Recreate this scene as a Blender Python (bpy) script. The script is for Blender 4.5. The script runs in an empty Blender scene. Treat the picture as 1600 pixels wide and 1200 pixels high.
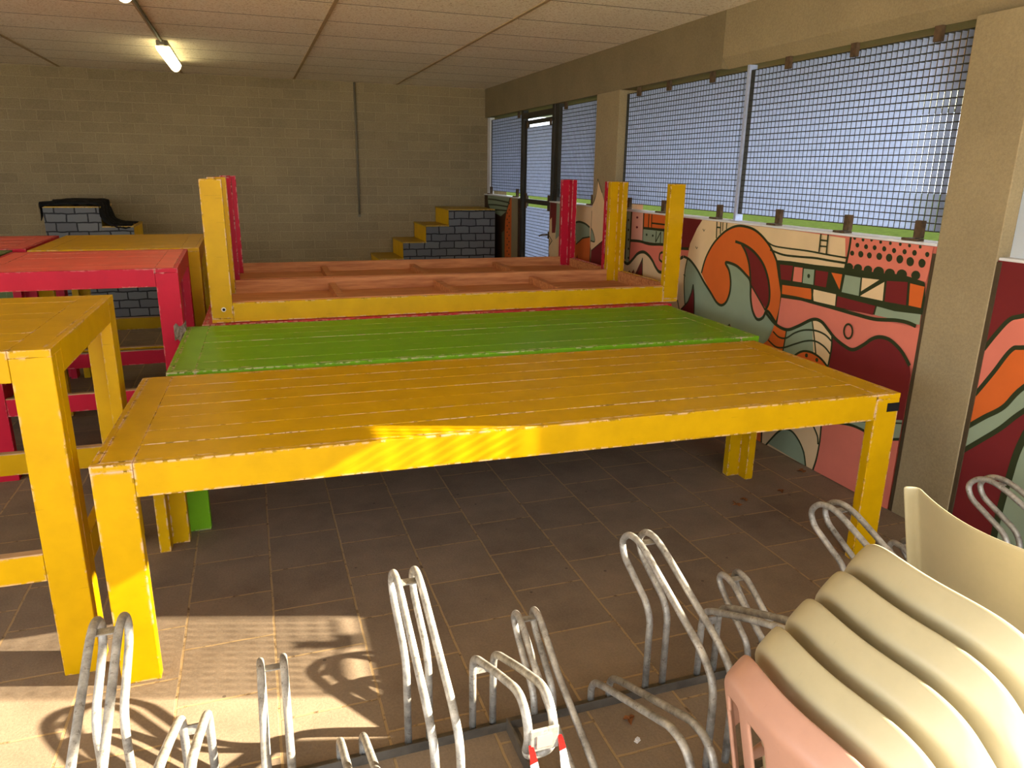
import bpy, bmesh, math, random
from mathutils import Vector, Matrix
random.seed(7)
S = bpy.context.scene
COL = S.collection
# ------------------------------------------------------------------ camera
YAW, PITCH, ROLL, EYE = 0.33854538, 0.28143302, 0.0157203, 1.6
cy_, sy_, cp_, sp_ = math.cos(YAW), math.sin(YAW), math.cos(PITCH), math.sin(PITCH)
fwd = Vector((sy_*cp_, cy_*cp_, -sp_)); rgt = Vector((cy_, -sy_, 0)); upv = rgt.cross(fwd)
c_, s_ = math.cos(ROLL), math.sin(ROLL)
rgt, upv = c_*rgt + s_*upv, -s_*rgt + c_*upv
cam = bpy.data.objects.new('camera', bpy.data.cameras.new('camera')); COL.objects.link(cam)
m = Matrix((rgt, upv, -fwd)).transposed().to_4x4(); m.translation = Vector((0, 0, EYE)); cam.matrix_world = m
cam.data.sensor_width = 36; cam.data.lens = 1147.7/1600*36; cam.data.clip_start = 0.02; cam.data.clip_end = 500
S.camera = cam
# ------------------------------------------------------------------ light and exposure
S.view_settings.view_transform = 'Standard'; S.view_settings.look = 'None'
S.view_settings.gamma = 1; S.view_settings.use_curve_mapping = False
S.view_settings.exposure = 1.47
SUN_DIR = Vector((1, -0.31, 0.485)).normalized()
sun = bpy.data.objects.new('sun', bpy.data.lights.new('sun', 'SUN')); COL.objects.link(sun)
sun.rotation_euler = SUN_DIR.to_track_quat('Z', 'Y').to_euler(); sun.location = (12, -6, 8)
sun.data.energy = 14.5; sun.data.angle = math.radians(0.55); sun.data.color = (1.0, 0.9, 0.72)
W = bpy.data.worlds.new('sky'); S.world = W; W.use_nodes = True
bg = W.node_tree.nodes['Background']; bg.inputs[0].default_value = (0.80, 0.88, 1.0, 1); bg.inputs[1].default_value = 2.0
try:
    S.cycles.max_bounces = 10; S.cycles.diffuse_bounces = 6; S.cycles.caustics_reflective = False; S.cycles.caustics_refractive = False
except Exception: pass

# ------------------------------------------------------------------ helpers
def lin(c):
    return tuple((v/255/12.92 if v/255 <= 0.04045 else ((v/255+0.055)/1.055)**2.4) for v in c) + (1,)
class NT:
    def __init__(s, name):
        s.m = bpy.data.materials.new(name); s.m.use_nodes = True; s.t = s.m.node_tree
        s.b = s.t.nodes['Principled BSDF']; s.o = s.t.nodes['Material Output']
    def n(s, typ, ins=None, **kw):
        x = s.t.nodes.new('ShaderNode'+typ)
        for k, v in kw.items(): setattr(x, k, v)
        for k, v in (ins or {}).items():
            if isinstance(v, (int, float, tuple, list)): x.inputs[k].default_value = v
            else: s.t.links.new(v, x.inputs[k])
        return x
    def link(s, a, b): s.t.links.new(a, b)
    def coords(s, scale=(1, 1, 1), kind='Object'):
        tc = s.n('TexCoord'); mp = s.n('Mapping', {'Scale': scale}); s.link(tc.outputs[kind], mp.inputs[0]); return mp.outputs[0]
    def noise(s, vec, scale, detail=4, rough=.55):
        return s.n('TexNoise', {'Vector': vec, 'Scale': scale, 'Detail': detail, 'Roughness': rough}).outputs['Fac']
    def ramp(s, fac, stops):
        r = s.n('ValToRGB', {'Fac': fac}); e = r.color_ramp.elements
        while len(e) < len(stops): e.new(0.5)
        for el, (p, c) in zip(e, stops): el.position = p; el.color = c if len(c) == 4 else tuple(c)+(1,)
        return r.outputs['Color']
    def mix(s, f, a, b, mode='MIX'):
        x = s.n('Mix', data_type='RGBA', blend_type=mode)
        for i, v in ((0, f), (6, a), (7, b)):
            if isinstance(v, (int, float, tuple)): x.inputs[i].default_value = v
            else: s.link(v, x.inputs[i])
        return x.outputs[2]
    def math(s, op, a, b=0.0):
        x = s.n('Math', operation=op)
        for i, v in ((0, a), (1, b)):
            if isinstance(v, (int, float)): x.inputs[i].default_value = v
            else: s.link(v, x.inputs[i])
        return x.outputs[0]
    def bump(s, h, strength=.3, dist=.003):
        b = s.n('Bump', {'Height': h, 'Strength': strength, 'Distance': dist}); s.link(b.outputs[0], s.b.inputs['Normal'])
    def base(s, c):
        if isinstance(c, tuple): s.b.inputs['Base Color'].default_value = c
        else: s.link(c, s.b.inputs['Base Color'])
    def set(s, rough=.6, metal=0, **k):
        s.b.inputs['Roughness'].default_value = rough; s.b.inputs['Metallic'].default_value = metal
        for kk, v in k.items(): s.b.inputs[kk].default_value = v
        return s.m
def scl(c, k): return tuple(min(1, v*k) for v in c[:3])+(1,)
def simple(name, rgb, rough=.6, metal=0, var=.12, scale=8, bump=0):
    t = NT(name); v = t.coords(); n = t.noise(v, scale, 5); c = lin(rgb)
    t.base(t.ramp(n, [(.3, scl(c, 1-var)), (.7, scl(c, 1+var))]))
    if bump: t.bump(t.noise(v, scale*12, 3), bump, .002)
    if not metal: t.b.inputs['Specular IOR Level'].default_value = .22
    return t.set(rough, metal)
def paint(name, rgb, chip=(214, 178, 160), wear=1.0, rough=.42):
    """brushed gloss paint on boards: streaks, scuffs, chipped edges showing primer"""
    t = NT(name); c = lin(rgb)
    st = t.noise(t.coords((3, 3, 3)), 3, 5); fine = t.noise(t.coords((60, 60, 60)), 2, 3)
    col = t.ramp(st, [(.25, scl(c, .86)), (.6, c), (.85, scl(c, 1.07))])
    col = t.mix(t.math('MULTIPLY', t.math('GREATER_THAN', fine, .74), .35), col, scl(c, .45))
    sc = t.noise(t.coords((9, 160, 160)), 1.0, 2, .4)
    col = t.mix(t.math('MULTIPLY', t.math('GREATER_THAN', sc, .735), .45), col, scl(c, .5))
    bev = t.n('Bevel', {'Radius': .014}, samples=4); geo = t.n('NewGeometry')
    dp = t.n('VectorMath', operation='DOT_PRODUCT'); t.link(bev.outputs[0], dp.inputs[0]); t.link(geo.outputs['Normal'], dp.inputs[1])
    edge = t.math('SUBTRACT', 1.0, dp.outputs['Value'])
    nz = t.noise(t.coords((7, 7, 7)), 2.2, 6, .7)
    msk = t.math('GREATER_THAN', t.math('MULTIPLY', t.math('MULTIPLY', edge, 4.0), t.math('MAXIMUM', t.math('SUBTRACT', nz, .46), 0)), .03/max(wear*1.25, .01))
    dk = t.noise(t.coords((25, 25, 25)), 1.5, 3)
    chipc = t.mix(t.math('GREATER_THAN', dk, .55), lin(chip), lin((70, 48, 28)))
    col = t.mix(msk, col, chipc); t.base(col)
    t.bump(t.noise(t.coords((14, 90, 90)), 1, 4), .22, .0015)
    t.set(rough); t.b.inputs['Specular IOR Level'].default_value = .14
    return t.m
def wood(name, a, b, rough=.75):
    t = NT(name); g = t.noise(t.coords((2.5, 30, 30)), 1.4, 6, .6)
    k = t.noise(t.coords((9, 9, 9)), 1.2, 3)
    col = t.ramp(g, [(.3, lin(a)), (.7, lin(b))]); col = t.mix(t.math('GREATER_THAN', k, .72), col, scl(lin(a), .6)); t.base(col)
    t.bump(g, .3, .002); return t.set(rough)
def link(o, parent=None):
    COL.objects.link(o)
    if parent: o.parent = parent
    return o
def tag(o, label=None, cat=None, group=None, kind=None):
    for k, v in (('label', label), ('category', cat), ('group', group), ('kind', kind)):
        if v: o[k] = v
    return o
def thing(name, label, cat, loc=(0, 0, 0), rz=0, group=None, rx=0):
    o = bpy.data.objects.new(name, None); COL.objects.link(o); o.empty_display_size = .1
    o.location = loc; o.rotation_euler = (rx, 0, rz); return tag(o, label, cat, group)
class MB:
    def __init__(s): s.bm = bmesh.new(); s.mats = []
    def mi(s, m):
        if m not in s.mats: s.mats.append(m)
        return s.mats.index(m)
    def box(s, x0, x1, y0, y1, z0, z1, mat, bev=0, rot=None, org=None):
        b = bmesh.new(); bmesh.ops.create_cube(b, size=1)
        for v in b.verts: v.co = Vector(((x0+x1)/2+v.co.x*(x1-x0), (y0+y1)/2+v.co.y*(y1-y0), (z0+z1)/2+v.co.z*(z1-z0)))
        if bev: bmesh.ops.bevel(b, geom=b.edges[:], offset=bev, segments=2, affect='EDGES', profile=.5)
        if rot is not None: bmesh.ops.rotate(b, verts=b.verts[:], cent=org or Vector((0, 0, 0)), matrix=rot)
        s.merge(b, mat); return s
    def merge(s, b, mat, smooth=False):
        i = s.mi(mat); mp = {}
        for v in b.verts: mp[v] = s.bm.verts.new(v.co)
        for f in b.faces:
            try: nf = s.bm.faces.new([mp[v] for v in f.verts]); nf.material_index = i; nf.smooth = smooth
            except ValueError: pass
        b.free()
    def quad(s, pts, mat, smooth=False):
        f = s.bm.faces.new([s.bm.verts.new(p) for p in pts]); f.material_index = s.mi(mat); f.smooth = smooth; return f
    def tube(s, pts, r, mat, seg=10, corner=0, caps=True):
        P = [Vector(p) for p in pts]
        if corner: P = fillet(P, corner)
        n = len(P); i = s.mi(mat); rings = []
        t0 = (P[1]-P[0]).normalized(); a = Vector((0, 0, 1)) if abs(t0.z) < .9 else Vector((1, 0, 0)); nn = t0.cross(a).normalized()
        for k in range(n):
            t = ((P[k+1]-P[k]) if k < n-1 else (P[k]-P[k-1])).normalized()
            if 0 < k < n-1: t = ((P[k+1]-P[k]).normalized()+(P[k]-P[k-1]).normalized()).normalized()
            nn = (nn-t*nn.dot(t)).normalized(); bb = t.cross(nn)
            rr = r[k] if isinstance(r, (list, tuple)) else r
            rings.append([s.bm.verts.new(P[k]+(nn*math.cos(2*math.pi*j/seg)+bb*math.sin(2*math.pi*j/seg))*rr) for j in range(seg)])
        for k in range(n-1):
            for j in range(seg):
                f = s.bm.faces.new((rings[k][j], rings[k][(j+1) % seg], rings[k+1][(j+1) % seg], rings[k+1][j])); f.material_index = i; f.smooth = True
        if caps:
            for rg in (rings[0][::-1], rings[-1]): f = s.bm.faces.new(rg); f.material_index = i
        return s
    def build(s, name, parent=None, smooth=None, recalc=True):
        if recalc: bmesh.ops.recalc_face_normals(s.bm, faces=s.bm.faces[:])
        me = bpy.data.meshes.new(name); s.bm.to_mesh(me); s.bm.free()
        for m_ in s.mats: me.materials.append(m_)
        if smooth is not None:
            for p in me.polygons: p.use_smooth = smooth
        return link(bpy.data.objects.new(name, me), parent)
def fillet(P, r, seg=5):
    out = [P[0]]
    for k in range(1, len(P)-1):
        a, b, c = P[k-1], P[k], P[k+1]; u = (a-b); w = (c-b); rr = min(r, u.length*.48, w.length*.48)
        p0 = b+u.normalized()*rr; p2 = b+w.normalized()*rr
        for i in range(seg+1):
            t = i/seg; out.append(p0*(1-t)**2+b*2*t*(1-t)+p2*t*t)
    out.append(P[-1]); return out
def box(name, x0, x1, y0, y1, z0, z1, mat, parent=None, bev=0):
    return MB().box(x0, x1, y0, y1, z0, z1, mat, bev).build(name, parent)
def struct(o): o['kind'] = 'structure'; return o
MURAL_MAIN = [
 ('f','maroon',0,[(6.452,1.352),(4.376,1.314),(4.467,1.242),(4.546,1.12),(4.558,1.021),(6.406,0.892)],0),
 ('f','sage',0,[(5.516,1.311),(5.432,1.31),(5.403,0.892),(5.496,0.892)],0),
 ('f','dark',0,[(5.466,1.236),(5.467,1.23),(5.473,1.226),(5.48,1.225),(5.487,1.229),(5.49,1.234),(5.488,1.24),(5.483,1.244),(5.475,1.245),(5.469,1.242)],1),
 ('f','dark',0,[(5.456,1.158),(5.457,1.152),(5.463,1.148),(5.47,1.147),(5.477,1.151),(5.48,1.156),(5.478,1.162),(5.473,1.167),(5.465,1.167),(5.459,1.164)],1),
 ('f','dark',0,[(5.446,1.08),(5.448,1.074),(5.453,1.07),(5.461,1.069),(5.467,1.072),(5.47,1.078),(5.469,1.084),(5.463,1.088),(5.456,1.089),(5.449,1.086)],1),
 ('f','dark',0,[(5.437,1.008),(5.438,1.001),(5.444,0.997),(5.451,0.996),(5.458,0.999),(5.461,1.005),(5.459,1.011),(5.454,1.016),(5.446,1.016),(5.44,1.013)],1),
 ('f','dark',0,[(5.428,0.935),(5.429,0.928),(5.435,0.924),(5.442,0.923),(5.449,0.926),(5.452,0.932),(5.45,0.938),(5.445,0.942),(5.437,0.943),(5.431,0.94)],1),
 ('f','pink',0,[(5.421,1.316),(5.23,1.315),(5.218,1.089),(5.414,1.077)],0),
 ('f','maroon',0,[(5.314,1.265),(5.317,1.26),(5.326,1.256),(5.337,1.255),(5.346,1.258),(5.351,1.263),(5.348,1.268),(5.339,1.272),(5.328,1.272),(5.318,1.27)],1),
 ('f','maroon',0,[(5.309,1.189),(5.311,1.184),(5.32,1.18),(5.332,1.179),(5.341,1.181),(5.345,1.186),(5.343,1.192),(5.334,1.196),(5.322,1.196),(5.313,1.194)],1),
 ('f','orange',0,[(5.23,1.315),(4.887,1.308),(4.893,1.209),(5.22,1.192)],0),
 ('l','dark',0.0218,[(5.428,1.316),(5.431,1.205),(5.427,1.082),(5.418,0.936),(5.423,0.895)],1),
 ('l','dark',0.0189,[(5.516,1.311),(5.505,1.121),(5.499,0.915)],1),
 ('l','dark',0.0178,[(5.23,1.315),(5.218,1.089)],1),
 ('l','dark',0.0131,[(5.146,1.314),(5.144,1.198)],1),
 ('l','dark',0.0129,[(5.103,1.313),(5.096,1.201)],1),
 ('l','dark',0.0123,[(5.092,1.236),(4.877,1.238)],1),
 ('f','sage',0,[(5.219,1.185),(4.911,1.194),(4.907,1.091),(5.218,1.089)],0),
 ('l','dark',0.019,[(5.231,1.19),(4.851,1.198)],1),
 ('f','dark',0,[(5.149,1.144),(5.151,1.138),(5.157,1.134),(5.165,1.133),(5.172,1.136),(5.176,1.142),(5.174,1.148),(5.168,1.152),(5.16,1.152),(5.153,1.149)],1),
 ('f','dark',0,[(5.054,1.144),(5.056,1.139),(5.062,1.135),(5.069,1.134),(5.076,1.137),(5.08,1.142),(5.078,1.148),(5.072,1.152),(5.064,1.152),(5.057,1.15)],1),
 ('l','dark',0.0114,[(5.017,1.181),(5.018,1.097)],1),
 ('l','dark',0.0111,[(5.018,1.097),(4.95,1.181)],0),
 ('l','dark',0.0112,[(4.95,1.181),(4.946,1.095)],1),
 ('f','salmon',0,[(5.414,1.077),(5.195,1.085),(4.897,1.091),(4.534,1.102),(4.544,0.983),(4.626,0.852),(4.964,0.826),(5.42,0.832)],0),
 ('l','dark',0.0207,[(5.426,1.075),(5.263,1.083),(5.105,1.076),(4.897,1.091),(4.699,1.086),(4.551,1.095)],1),
 ('f','cream',0,[(6.056,1.039),(5.827,0.999),(5.636,0.953),(5.527,0.9),(5.439,0.885),(5.36,0.931),(5.284,0.984),(5.196,1.006),(5.116,0.991),(5.045,0.955),(4.986,0.909),(4.919,0.883),(4.81,0.91),(4.722,0.982),(4.615,1.032),(4.523,1.025),(4.559,0.901),(4.539,0.641),(4.588,0.591),(5.029,0.508),(6.02,0.706)],0),
 ('l','dark',0.0238,[(6.056,1.039),(5.827,0.999),(5.636,0.953),(5.527,0.9),(5.439,0.885),(5.36,0.931),(5.284,0.984),(5.196,1.006),(5.116,0.991),(5.045,0.955),(4.986,0.909),(4.919,0.883),(4.81,0.91),(4.722,0.982),(4.615,1.032)],1),
 ('l','dark',0.0169,[(4.899,1.035),(4.938,1.02),(4.942,0.978),(4.899,0.962)],1),
 ('f','maroon',0,[(5.201,0.96),(5.182,0.785),(5.481,0.731),(5.463,0.781),(5.407,0.828),(5.413,0.776),(5.337,0.849),(5.319,0.8)],0),
 ('l','dark',0.0108,[(5.201,0.96),(5.226,0.89),(5.296,0.803),(5.337,0.849),(5.331,0.798),(5.407,0.828),(5.473,0.768)],0),
 ('l','dark',0.0105,[(5.201,0.96),(5.183,0.773)],1),
 ('f','orange',0,[(5.065,0.779),(5.024,0.801),(4.94,0.808),(4.913,0.769),(5.061,0.747)],0),
 ('l','dark',0.013,[(5.066,0.784),(5.014,0.806),(4.929,0.804)],1),
 ('f','cream',0,[(4.394,1.322),(3.091,1.294),(3.032,0.988),(4.287,0.745),(4.558,1.021),(4.539,1.131),(4.467,1.242)],0),
 ('f','sage',0,[(4.607,1.035),(4.522,1.02),(4.424,0.963),(4.326,0.885),(4.232,0.822),(4.127,0.773),(3.466,0.967),(3.485,0.799),(3.54,0.755),(3.63,0.602),(3.76,0.385),(4.383,0.221),(4.519,0.635),(4.557,0.74),(4.568,0.9),(4.558,1.021)],0),
 ('l','dark',0.013,[(4.558,1.021),(4.574,0.94),(4.572,0.839),(4.545,0.712),(4.521,0.645)],1),
 ('f','maroon',0,[(4.452,0.852),(4.375,0.429),(4.595,0.379),(4.673,0.512),(4.713,0.652),(4.614,0.638),(4.504,0.719),(4.468,0.785)],0),
 ('l','dark',0.0129,[(4.456,0.856),(4.47,0.795),(4.505,0.724),(4.605,0.64),(4.645,0.716)],0),
 ('l','dark',0.0126,[(4.456,0.856),(4.429,0.761),(4.412,0.624)],1),
 ('l','dark',0.0106,[(4.645,0.716),(4.605,0.64)],1),
 ('f','maroon',0,[(3.91,0.805),(3.841,0.458),(4.146,0.383),(4.011,0.639),(3.94,0.713)],0),
 ('l','dark',0.0113,[(3.91,0.805),(3.922,0.744),(3.952,0.697),(4.019,0.638)],1),
 ('l','dark',0.0111,[(3.91,0.805),(3.892,0.74),(3.87,0.635)],1),
 ('f','orange',0,[(4.366,0.947),(4.334,1.046),(4.274,1.137),(4.197,1.208),(4.112,1.26),(4.013,1.291),(3.913,1.292),(3.827,1.277),(3.74,1.238),(3.667,1.187),(3.604,1.12),(3.554,1.036),(3.531,0.957),(3.526,0.858),(3.544,0.758),(3.64,0.813),(3.821,0.913),(3.86,0.977),(4.014,1.028),(4.092,1.041),(4.055,1.005),(4.026,0.936),(4.025,0.864),(4.053,0.804),(4.103,0.772),(4.169,0.785),(4.253,0.847),(4.33,0.913)],0),
 ('f','sage',0,[(4.101,1.047),(4.047,1.049),(3.97,1.034),(3.885,1.0),(3.823,0.965),(3.804,0.88),(3.772,0.789),(3.724,0.75),(3.671,0.76),(3.64,0.813),(3.544,0.758),(3.643,0.595),(3.947,0.62),(4.103,0.772),(4.053,0.799),(4.025,0.864),(4.026,0.936),(4.055,1.005)],0),
 ('f','salmon',0,[(3.813,0.932),(3.731,0.875),(3.664,0.813),(3.68,0.775),(3.718,0.758),(3.764,0.782),(3.794,0.838)],1),
 ('f','maroon',0,[(3.944,1.182),(3.833,1.149),(3.742,1.096),(3.678,1.028),(3.64,0.949),(3.631,0.874),(3.649,0.824),(3.731,0.875),(3.819,0.944),(3.837,1.007),(3.881,1.106)],0),
 ('l','dark',0.0153,[(4.366,0.947),(4.334,1.046),(4.274,1.137),(4.197,1.208),(4.112,1.26),(4.013,1.291),(3.913,1.292),(3.827,1.277),(3.74,1.238),(3.667,1.187),(3.604,1.12),(3.554,1.036),(3.531,0.957),(3.526,0.858),(3.544,0.758),(3.575,0.662),(3.631,0.606)],1),
 ('l','dark',0.018,[(4.607,1.035),(4.522,1.02),(4.425,0.968),(4.328,0.894),(4.234,0.831),(4.161,0.781),(4.103,0.769),(4.053,0.799),(4.025,0.864),(4.026,0.936),(4.055,1.005),(4.101,1.049),(4.048,1.053),(3.971,1.041),(3.886,1.005),(3.827,0.965),(3.805,0.863),(3.772,0.789),(3.723,0.747),(3.672,0.764),(3.634,0.814),(3.544,0.758),(3.474,0.738),(3.413,0.742)],1),
 ('l','dark',0.0173,[(4.019,1.194),(3.922,1.181),(3.819,1.148),(3.728,1.091),(3.67,1.02),(3.637,0.941),(3.63,0.866),(3.654,0.815)],1),
 ('l','dark',0.016,[(3.952,1.183),(3.901,1.138),(3.854,1.065),(3.823,0.965)],1),
 ('l','dark',0.0115,[(3.82,0.948),(3.732,0.879),(3.654,0.815)],1),
 ('l','dark',0.0116,[(4.237,1.309),(4.227,1.196)],1),
 ('l','dark',0.0104,[(4.194,1.309),(4.187,1.227)],1),
 ('l','dark',0.0103,[(4.238,1.267),(4.188,1.268)],1),
 ('l','dark',0.0091,[(4.169,1.309),(4.164,1.247)],1),
 ('l','dark',0.009,[(4.126,1.31),(4.125,1.263)],1),
 ('l','dark',0.006,[(4.392,1.244),(4.376,1.23),(4.367,1.244)],0),
 ('l','dark',0.0062,[(4.462,1.119),(4.446,1.105),(4.436,1.119)],0),
 ('l','dark',0.0065,[(4.559,0.901),(4.588,0.908)],1),
 ('l','dark',0.0092,[(3.724,1.229),(3.646,1.203),(3.518,1.2),(3.359,1.202),(3.197,1.198),(3.058,1.196)],1),
 ('l','dark',0.0117,[(3.671,1.177),(3.553,1.16),(3.417,1.163),(3.29,1.17),(3.168,1.169),(3.053,1.169)],1),
 ('f','dark',0,[(3.61,1.123),(3.478,1.131),(3.283,1.134),(3.059,1.144),(2.982,1.141),(2.795,1.141),(2.561,1.136),(2.533,0.999),(2.65,0.947),(3.523,0.913)],0),
 ('f','salmon',0,[(3.523,0.913),(3.258,0.93),(3.099,0.929),(2.791,0.92),(2.545,0.929),(2.474,0.754),(2.65,0.709),(2.958,0.674),(3.533,0.729)],0),
 ('f','maroon',0,[(3.568,1.102),(3.454,1.107),(3.459,1.021),(3.544,1.018)],0),
 ('f','salmon',0,[(3.443,1.103),(3.374,1.106),(3.368,1.025),(3.442,1.022)],0),
 ('f','sage',0,[(3.364,1.103),(3.281,1.107),(3.275,1.025),(3.36,1.023)],0),
 ('f','dark',0,[(3.308,1.069),(3.309,1.062),(3.313,1.057),(3.32,1.056),(3.327,1.06),(3.33,1.066),(3.329,1.073),(3.324,1.078),(3.317,1.079),(3.311,1.075)],1),
 ('f','maroon',0,[(3.27,1.106),(3.174,1.108),(3.177,1.025),(3.265,1.024)],0),
 ('f','orange',0,[(3.151,1.108),(3.073,1.109),(3.077,1.028)],0),
 ('f','sage',0,[(3.053,1.109),(2.945,1.109),(2.941,1.017),(3.06,1.018)],0),
 ('f','cream',0,[(2.935,1.11),(2.825,1.115),(2.93,1.042)],0),
 ('f','cream',0,[(2.792,1.109),(2.785,1.017),(2.931,1.017),(2.917,1.028)],0),
 ('f','maroon',0,[(2.778,1.116),(2.656,1.128),(2.644,1.019),(2.772,1.016)],0),
 ('f','orange',0,[(2.641,1.124),(2.559,1.12),(2.559,1.021),(2.629,1.021)],0),
 ('f','orange',0,[(3.525,0.988),(3.281,1.002),(3.275,0.943),(3.519,0.933)],0),
 ('f','cream',0,[(3.266,1.001),(3.096,1.0),(3.092,0.939),(3.262,0.938)],0),
 ('f','maroon',0,[(3.083,0.993),(2.824,0.985),(2.832,0.938),(3.084,0.936)],0),
 ('f','sage',0,[(2.814,0.985),(2.704,0.98),(2.553,0.992),(2.55,0.943),(2.677,0.941),(2.82,0.94)],0),
 ('l','dark',0.0182,[(3.525,0.927),(3.375,0.933),(3.258,0.93),(3.087,0.926),(2.939,0.921),(2.812,0.92),(2.696,0.938),(2.621,0.941),(2.569,0.933)],1),
 ('l','dark',0.0128,[(3.281,1.006),(3.258,0.93)],1),
 ('f','salmon',0,[(3.049,1.309),(2.536,1.309),(2.554,1.144),(2.643,1.143),(2.795,1.141),(3.042,1.142)],0),
 ('l','dark',0.0141,[(3.047,1.309),(3.048,1.232),(3.059,1.14)],1),
 ('f','dark',0,[(3.011,1.301),(3.012,1.296),(3.016,1.292),(3.022,1.292),(3.028,1.295),(3.031,1.3),(3.03,1.305),(3.026,1.309),(3.02,1.309),(3.014,1.306)],1),
 ('f','dark',0,[(2.955,1.298),(2.956,1.293),(2.96,1.289),(2.966,1.289),(2.971,1.292),(2.974,1.297),(2.973,1.302),(2.969,1.306),(2.963,1.306),(2.958,1.303)],1),
 ('f','dark',0,[(2.901,1.301),(2.902,1.297),(2.905,1.294),(2.91,1.293),(2.915,1.296),(2.917,1.3),(2.917,1.305),(2.913,1.308),(2.908,1.308),(2.903,1.306)],1),
 ('f','dark',0,[(2.842,1.297),(2.842,1.292),(2.846,1.289),(2.852,1.288),(2.857,1.291),(2.859,1.296),(2.859,1.301),(2.855,1.305),(2.849,1.305),(2.844,1.302)],1),
 ('f','dark',0,[(2.782,1.297),(2.783,1.292),(2.786,1.288),(2.792,1.288),(2.796,1.29),(2.799,1.295),(2.798,1.3),(2.795,1.304),(2.789,1.304),(2.785,1.302)],1),
 ('f','dark',0,[(2.723,1.298),(2.724,1.293),(2.727,1.289),(2.732,1.289),(2.737,1.291),(2.74,1.296),(2.739,1.301),(2.736,1.305),(2.731,1.305),(2.726,1.302)],1),
 ('f','dark',0,[(2.669,1.296),(2.67,1.291),(2.673,1.288),(2.678,1.287),(2.683,1.29),(2.686,1.295),(2.685,1.3),(2.682,1.303),(2.677,1.303),(2.672,1.301)],1),
 ('f','dark',0,[(2.61,1.297),(2.61,1.292),(2.613,1.289),(2.618,1.288),(2.623,1.291),(2.625,1.295),(2.625,1.3),(2.621,1.303),(2.617,1.304),(2.612,1.301)],1),
 ('f','dark',0,[(2.983,1.269),(2.984,1.262),(2.989,1.257),(2.997,1.256),(3.004,1.26),(3.008,1.266),(3.007,1.274),(3.001,1.278),(2.993,1.279),(2.986,1.275)],1),
 ('f','dark',0,[(2.925,1.266),(2.926,1.259),(2.931,1.254),(2.939,1.254),(2.946,1.257),(2.95,1.264),(2.949,1.271),(2.943,1.276),(2.936,1.277),(2.929,1.273)],1),
 ('f','dark',0,[(2.87,1.267),(2.871,1.26),(2.876,1.255),(2.883,1.254),(2.89,1.258),(2.894,1.265),(2.893,1.272),(2.888,1.276),(2.88,1.277),(2.873,1.273)],1),
 ('f','dark',0,[(2.809,1.267),(2.81,1.26),(2.815,1.255),(2.823,1.254),(2.83,1.258),(2.834,1.265),(2.833,1.272),(2.828,1.278),(2.82,1.278),(2.813,1.274)],1),
 ('f','dark',0,[(2.749,1.265),(2.75,1.258),(2.755,1.253),(2.762,1.252),(2.769,1.256),(2.773,1.263),(2.772,1.27),(2.767,1.275),(2.759,1.276),(2.753,1.272)],1),
 ('f','dark',0,[(2.687,1.266),(2.688,1.259),(2.693,1.254),(2.7,1.253),(2.707,1.257),(2.711,1.264),(2.71,1.271),(2.705,1.276),(2.698,1.277),(2.691,1.273)],1),
 ('f','dark',0,[(2.63,1.267),(2.631,1.259),(2.636,1.254),(2.644,1.253),(2.651,1.257),(2.655,1.264),(2.654,1.272),(2.649,1.277),(2.641,1.278),(2.634,1.274)],1),
 ('f','dark',0,[(2.561,1.267),(2.562,1.26),(2.566,1.255),(2.573,1.254),(2.579,1.258),(2.583,1.265),(2.582,1.272),(2.577,1.276),(2.571,1.277),(2.564,1.273)],1),
 ('f','dark',0,[(3.008,1.226),(3.009,1.218),(3.015,1.213),(3.024,1.212),(3.031,1.216),(3.036,1.223),(3.034,1.231),(3.028,1.236),(3.02,1.237),(3.012,1.233)],1),
 ('f','dark',0,[(2.947,1.228),(2.948,1.218),(2.955,1.211),(2.966,1.21),(2.975,1.215),(2.98,1.224),(2.979,1.234),(2.972,1.24),(2.961,1.241),(2.952,1.236)],1),
 ('f','dark',0,[(2.892,1.227),(2.893,1.218),(2.899,1.212),(2.909,1.211),(2.917,1.216),(2.922,1.224),(2.921,1.233),(2.914,1.239),(2.905,1.24),(2.896,1.235)],1),
 ('f','dark',0,[(2.826,1.229),(2.828,1.219),(2.835,1.212),(2.846,1.211),(2.856,1.216),(2.862,1.226),(2.86,1.236),(2.853,1.243),(2.842,1.244),(2.832,1.239)],1),
 ('f','dark',0,[(2.764,1.23),(2.765,1.219),(2.773,1.211),(2.785,1.209),(2.796,1.215),(2.802,1.226),(2.8,1.237),(2.792,1.245),(2.78,1.246),(2.77,1.241)],1),
 ('f','dark',0,[(2.699,1.23),(2.701,1.218),(2.709,1.21),(2.721,1.208),(2.732,1.214),(2.738,1.225),(2.737,1.237),(2.728,1.245),(2.716,1.247),(2.705,1.241)],1),
 ('f','dark',0,[(2.637,1.226),(2.638,1.213),(2.647,1.204),(2.66,1.203),(2.672,1.209),(2.678,1.221),(2.677,1.234),(2.668,1.242),(2.655,1.244),(2.643,1.237)],1),
 ('f','dark',0,[(2.572,1.226),(2.574,1.214),(2.581,1.206),(2.593,1.204),(2.604,1.21),(2.61,1.221),(2.609,1.233),(2.601,1.242),(2.589,1.243),(2.578,1.237)],1),
 ('f','dark',0,[(3.002,1.157),(3.005,1.145),(3.016,1.136),(3.032,1.134),(3.047,1.139),(3.054,1.15),(3.051,1.162),(3.039,1.171),(3.023,1.173),(3.009,1.167)],1),
 ('f','dark',0,[(2.941,1.158),(2.944,1.145),(2.956,1.136),(2.973,1.134),(2.988,1.139),(2.995,1.151),(2.992,1.164),(2.98,1.173),(2.963,1.175),(2.948,1.169)],1),
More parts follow.
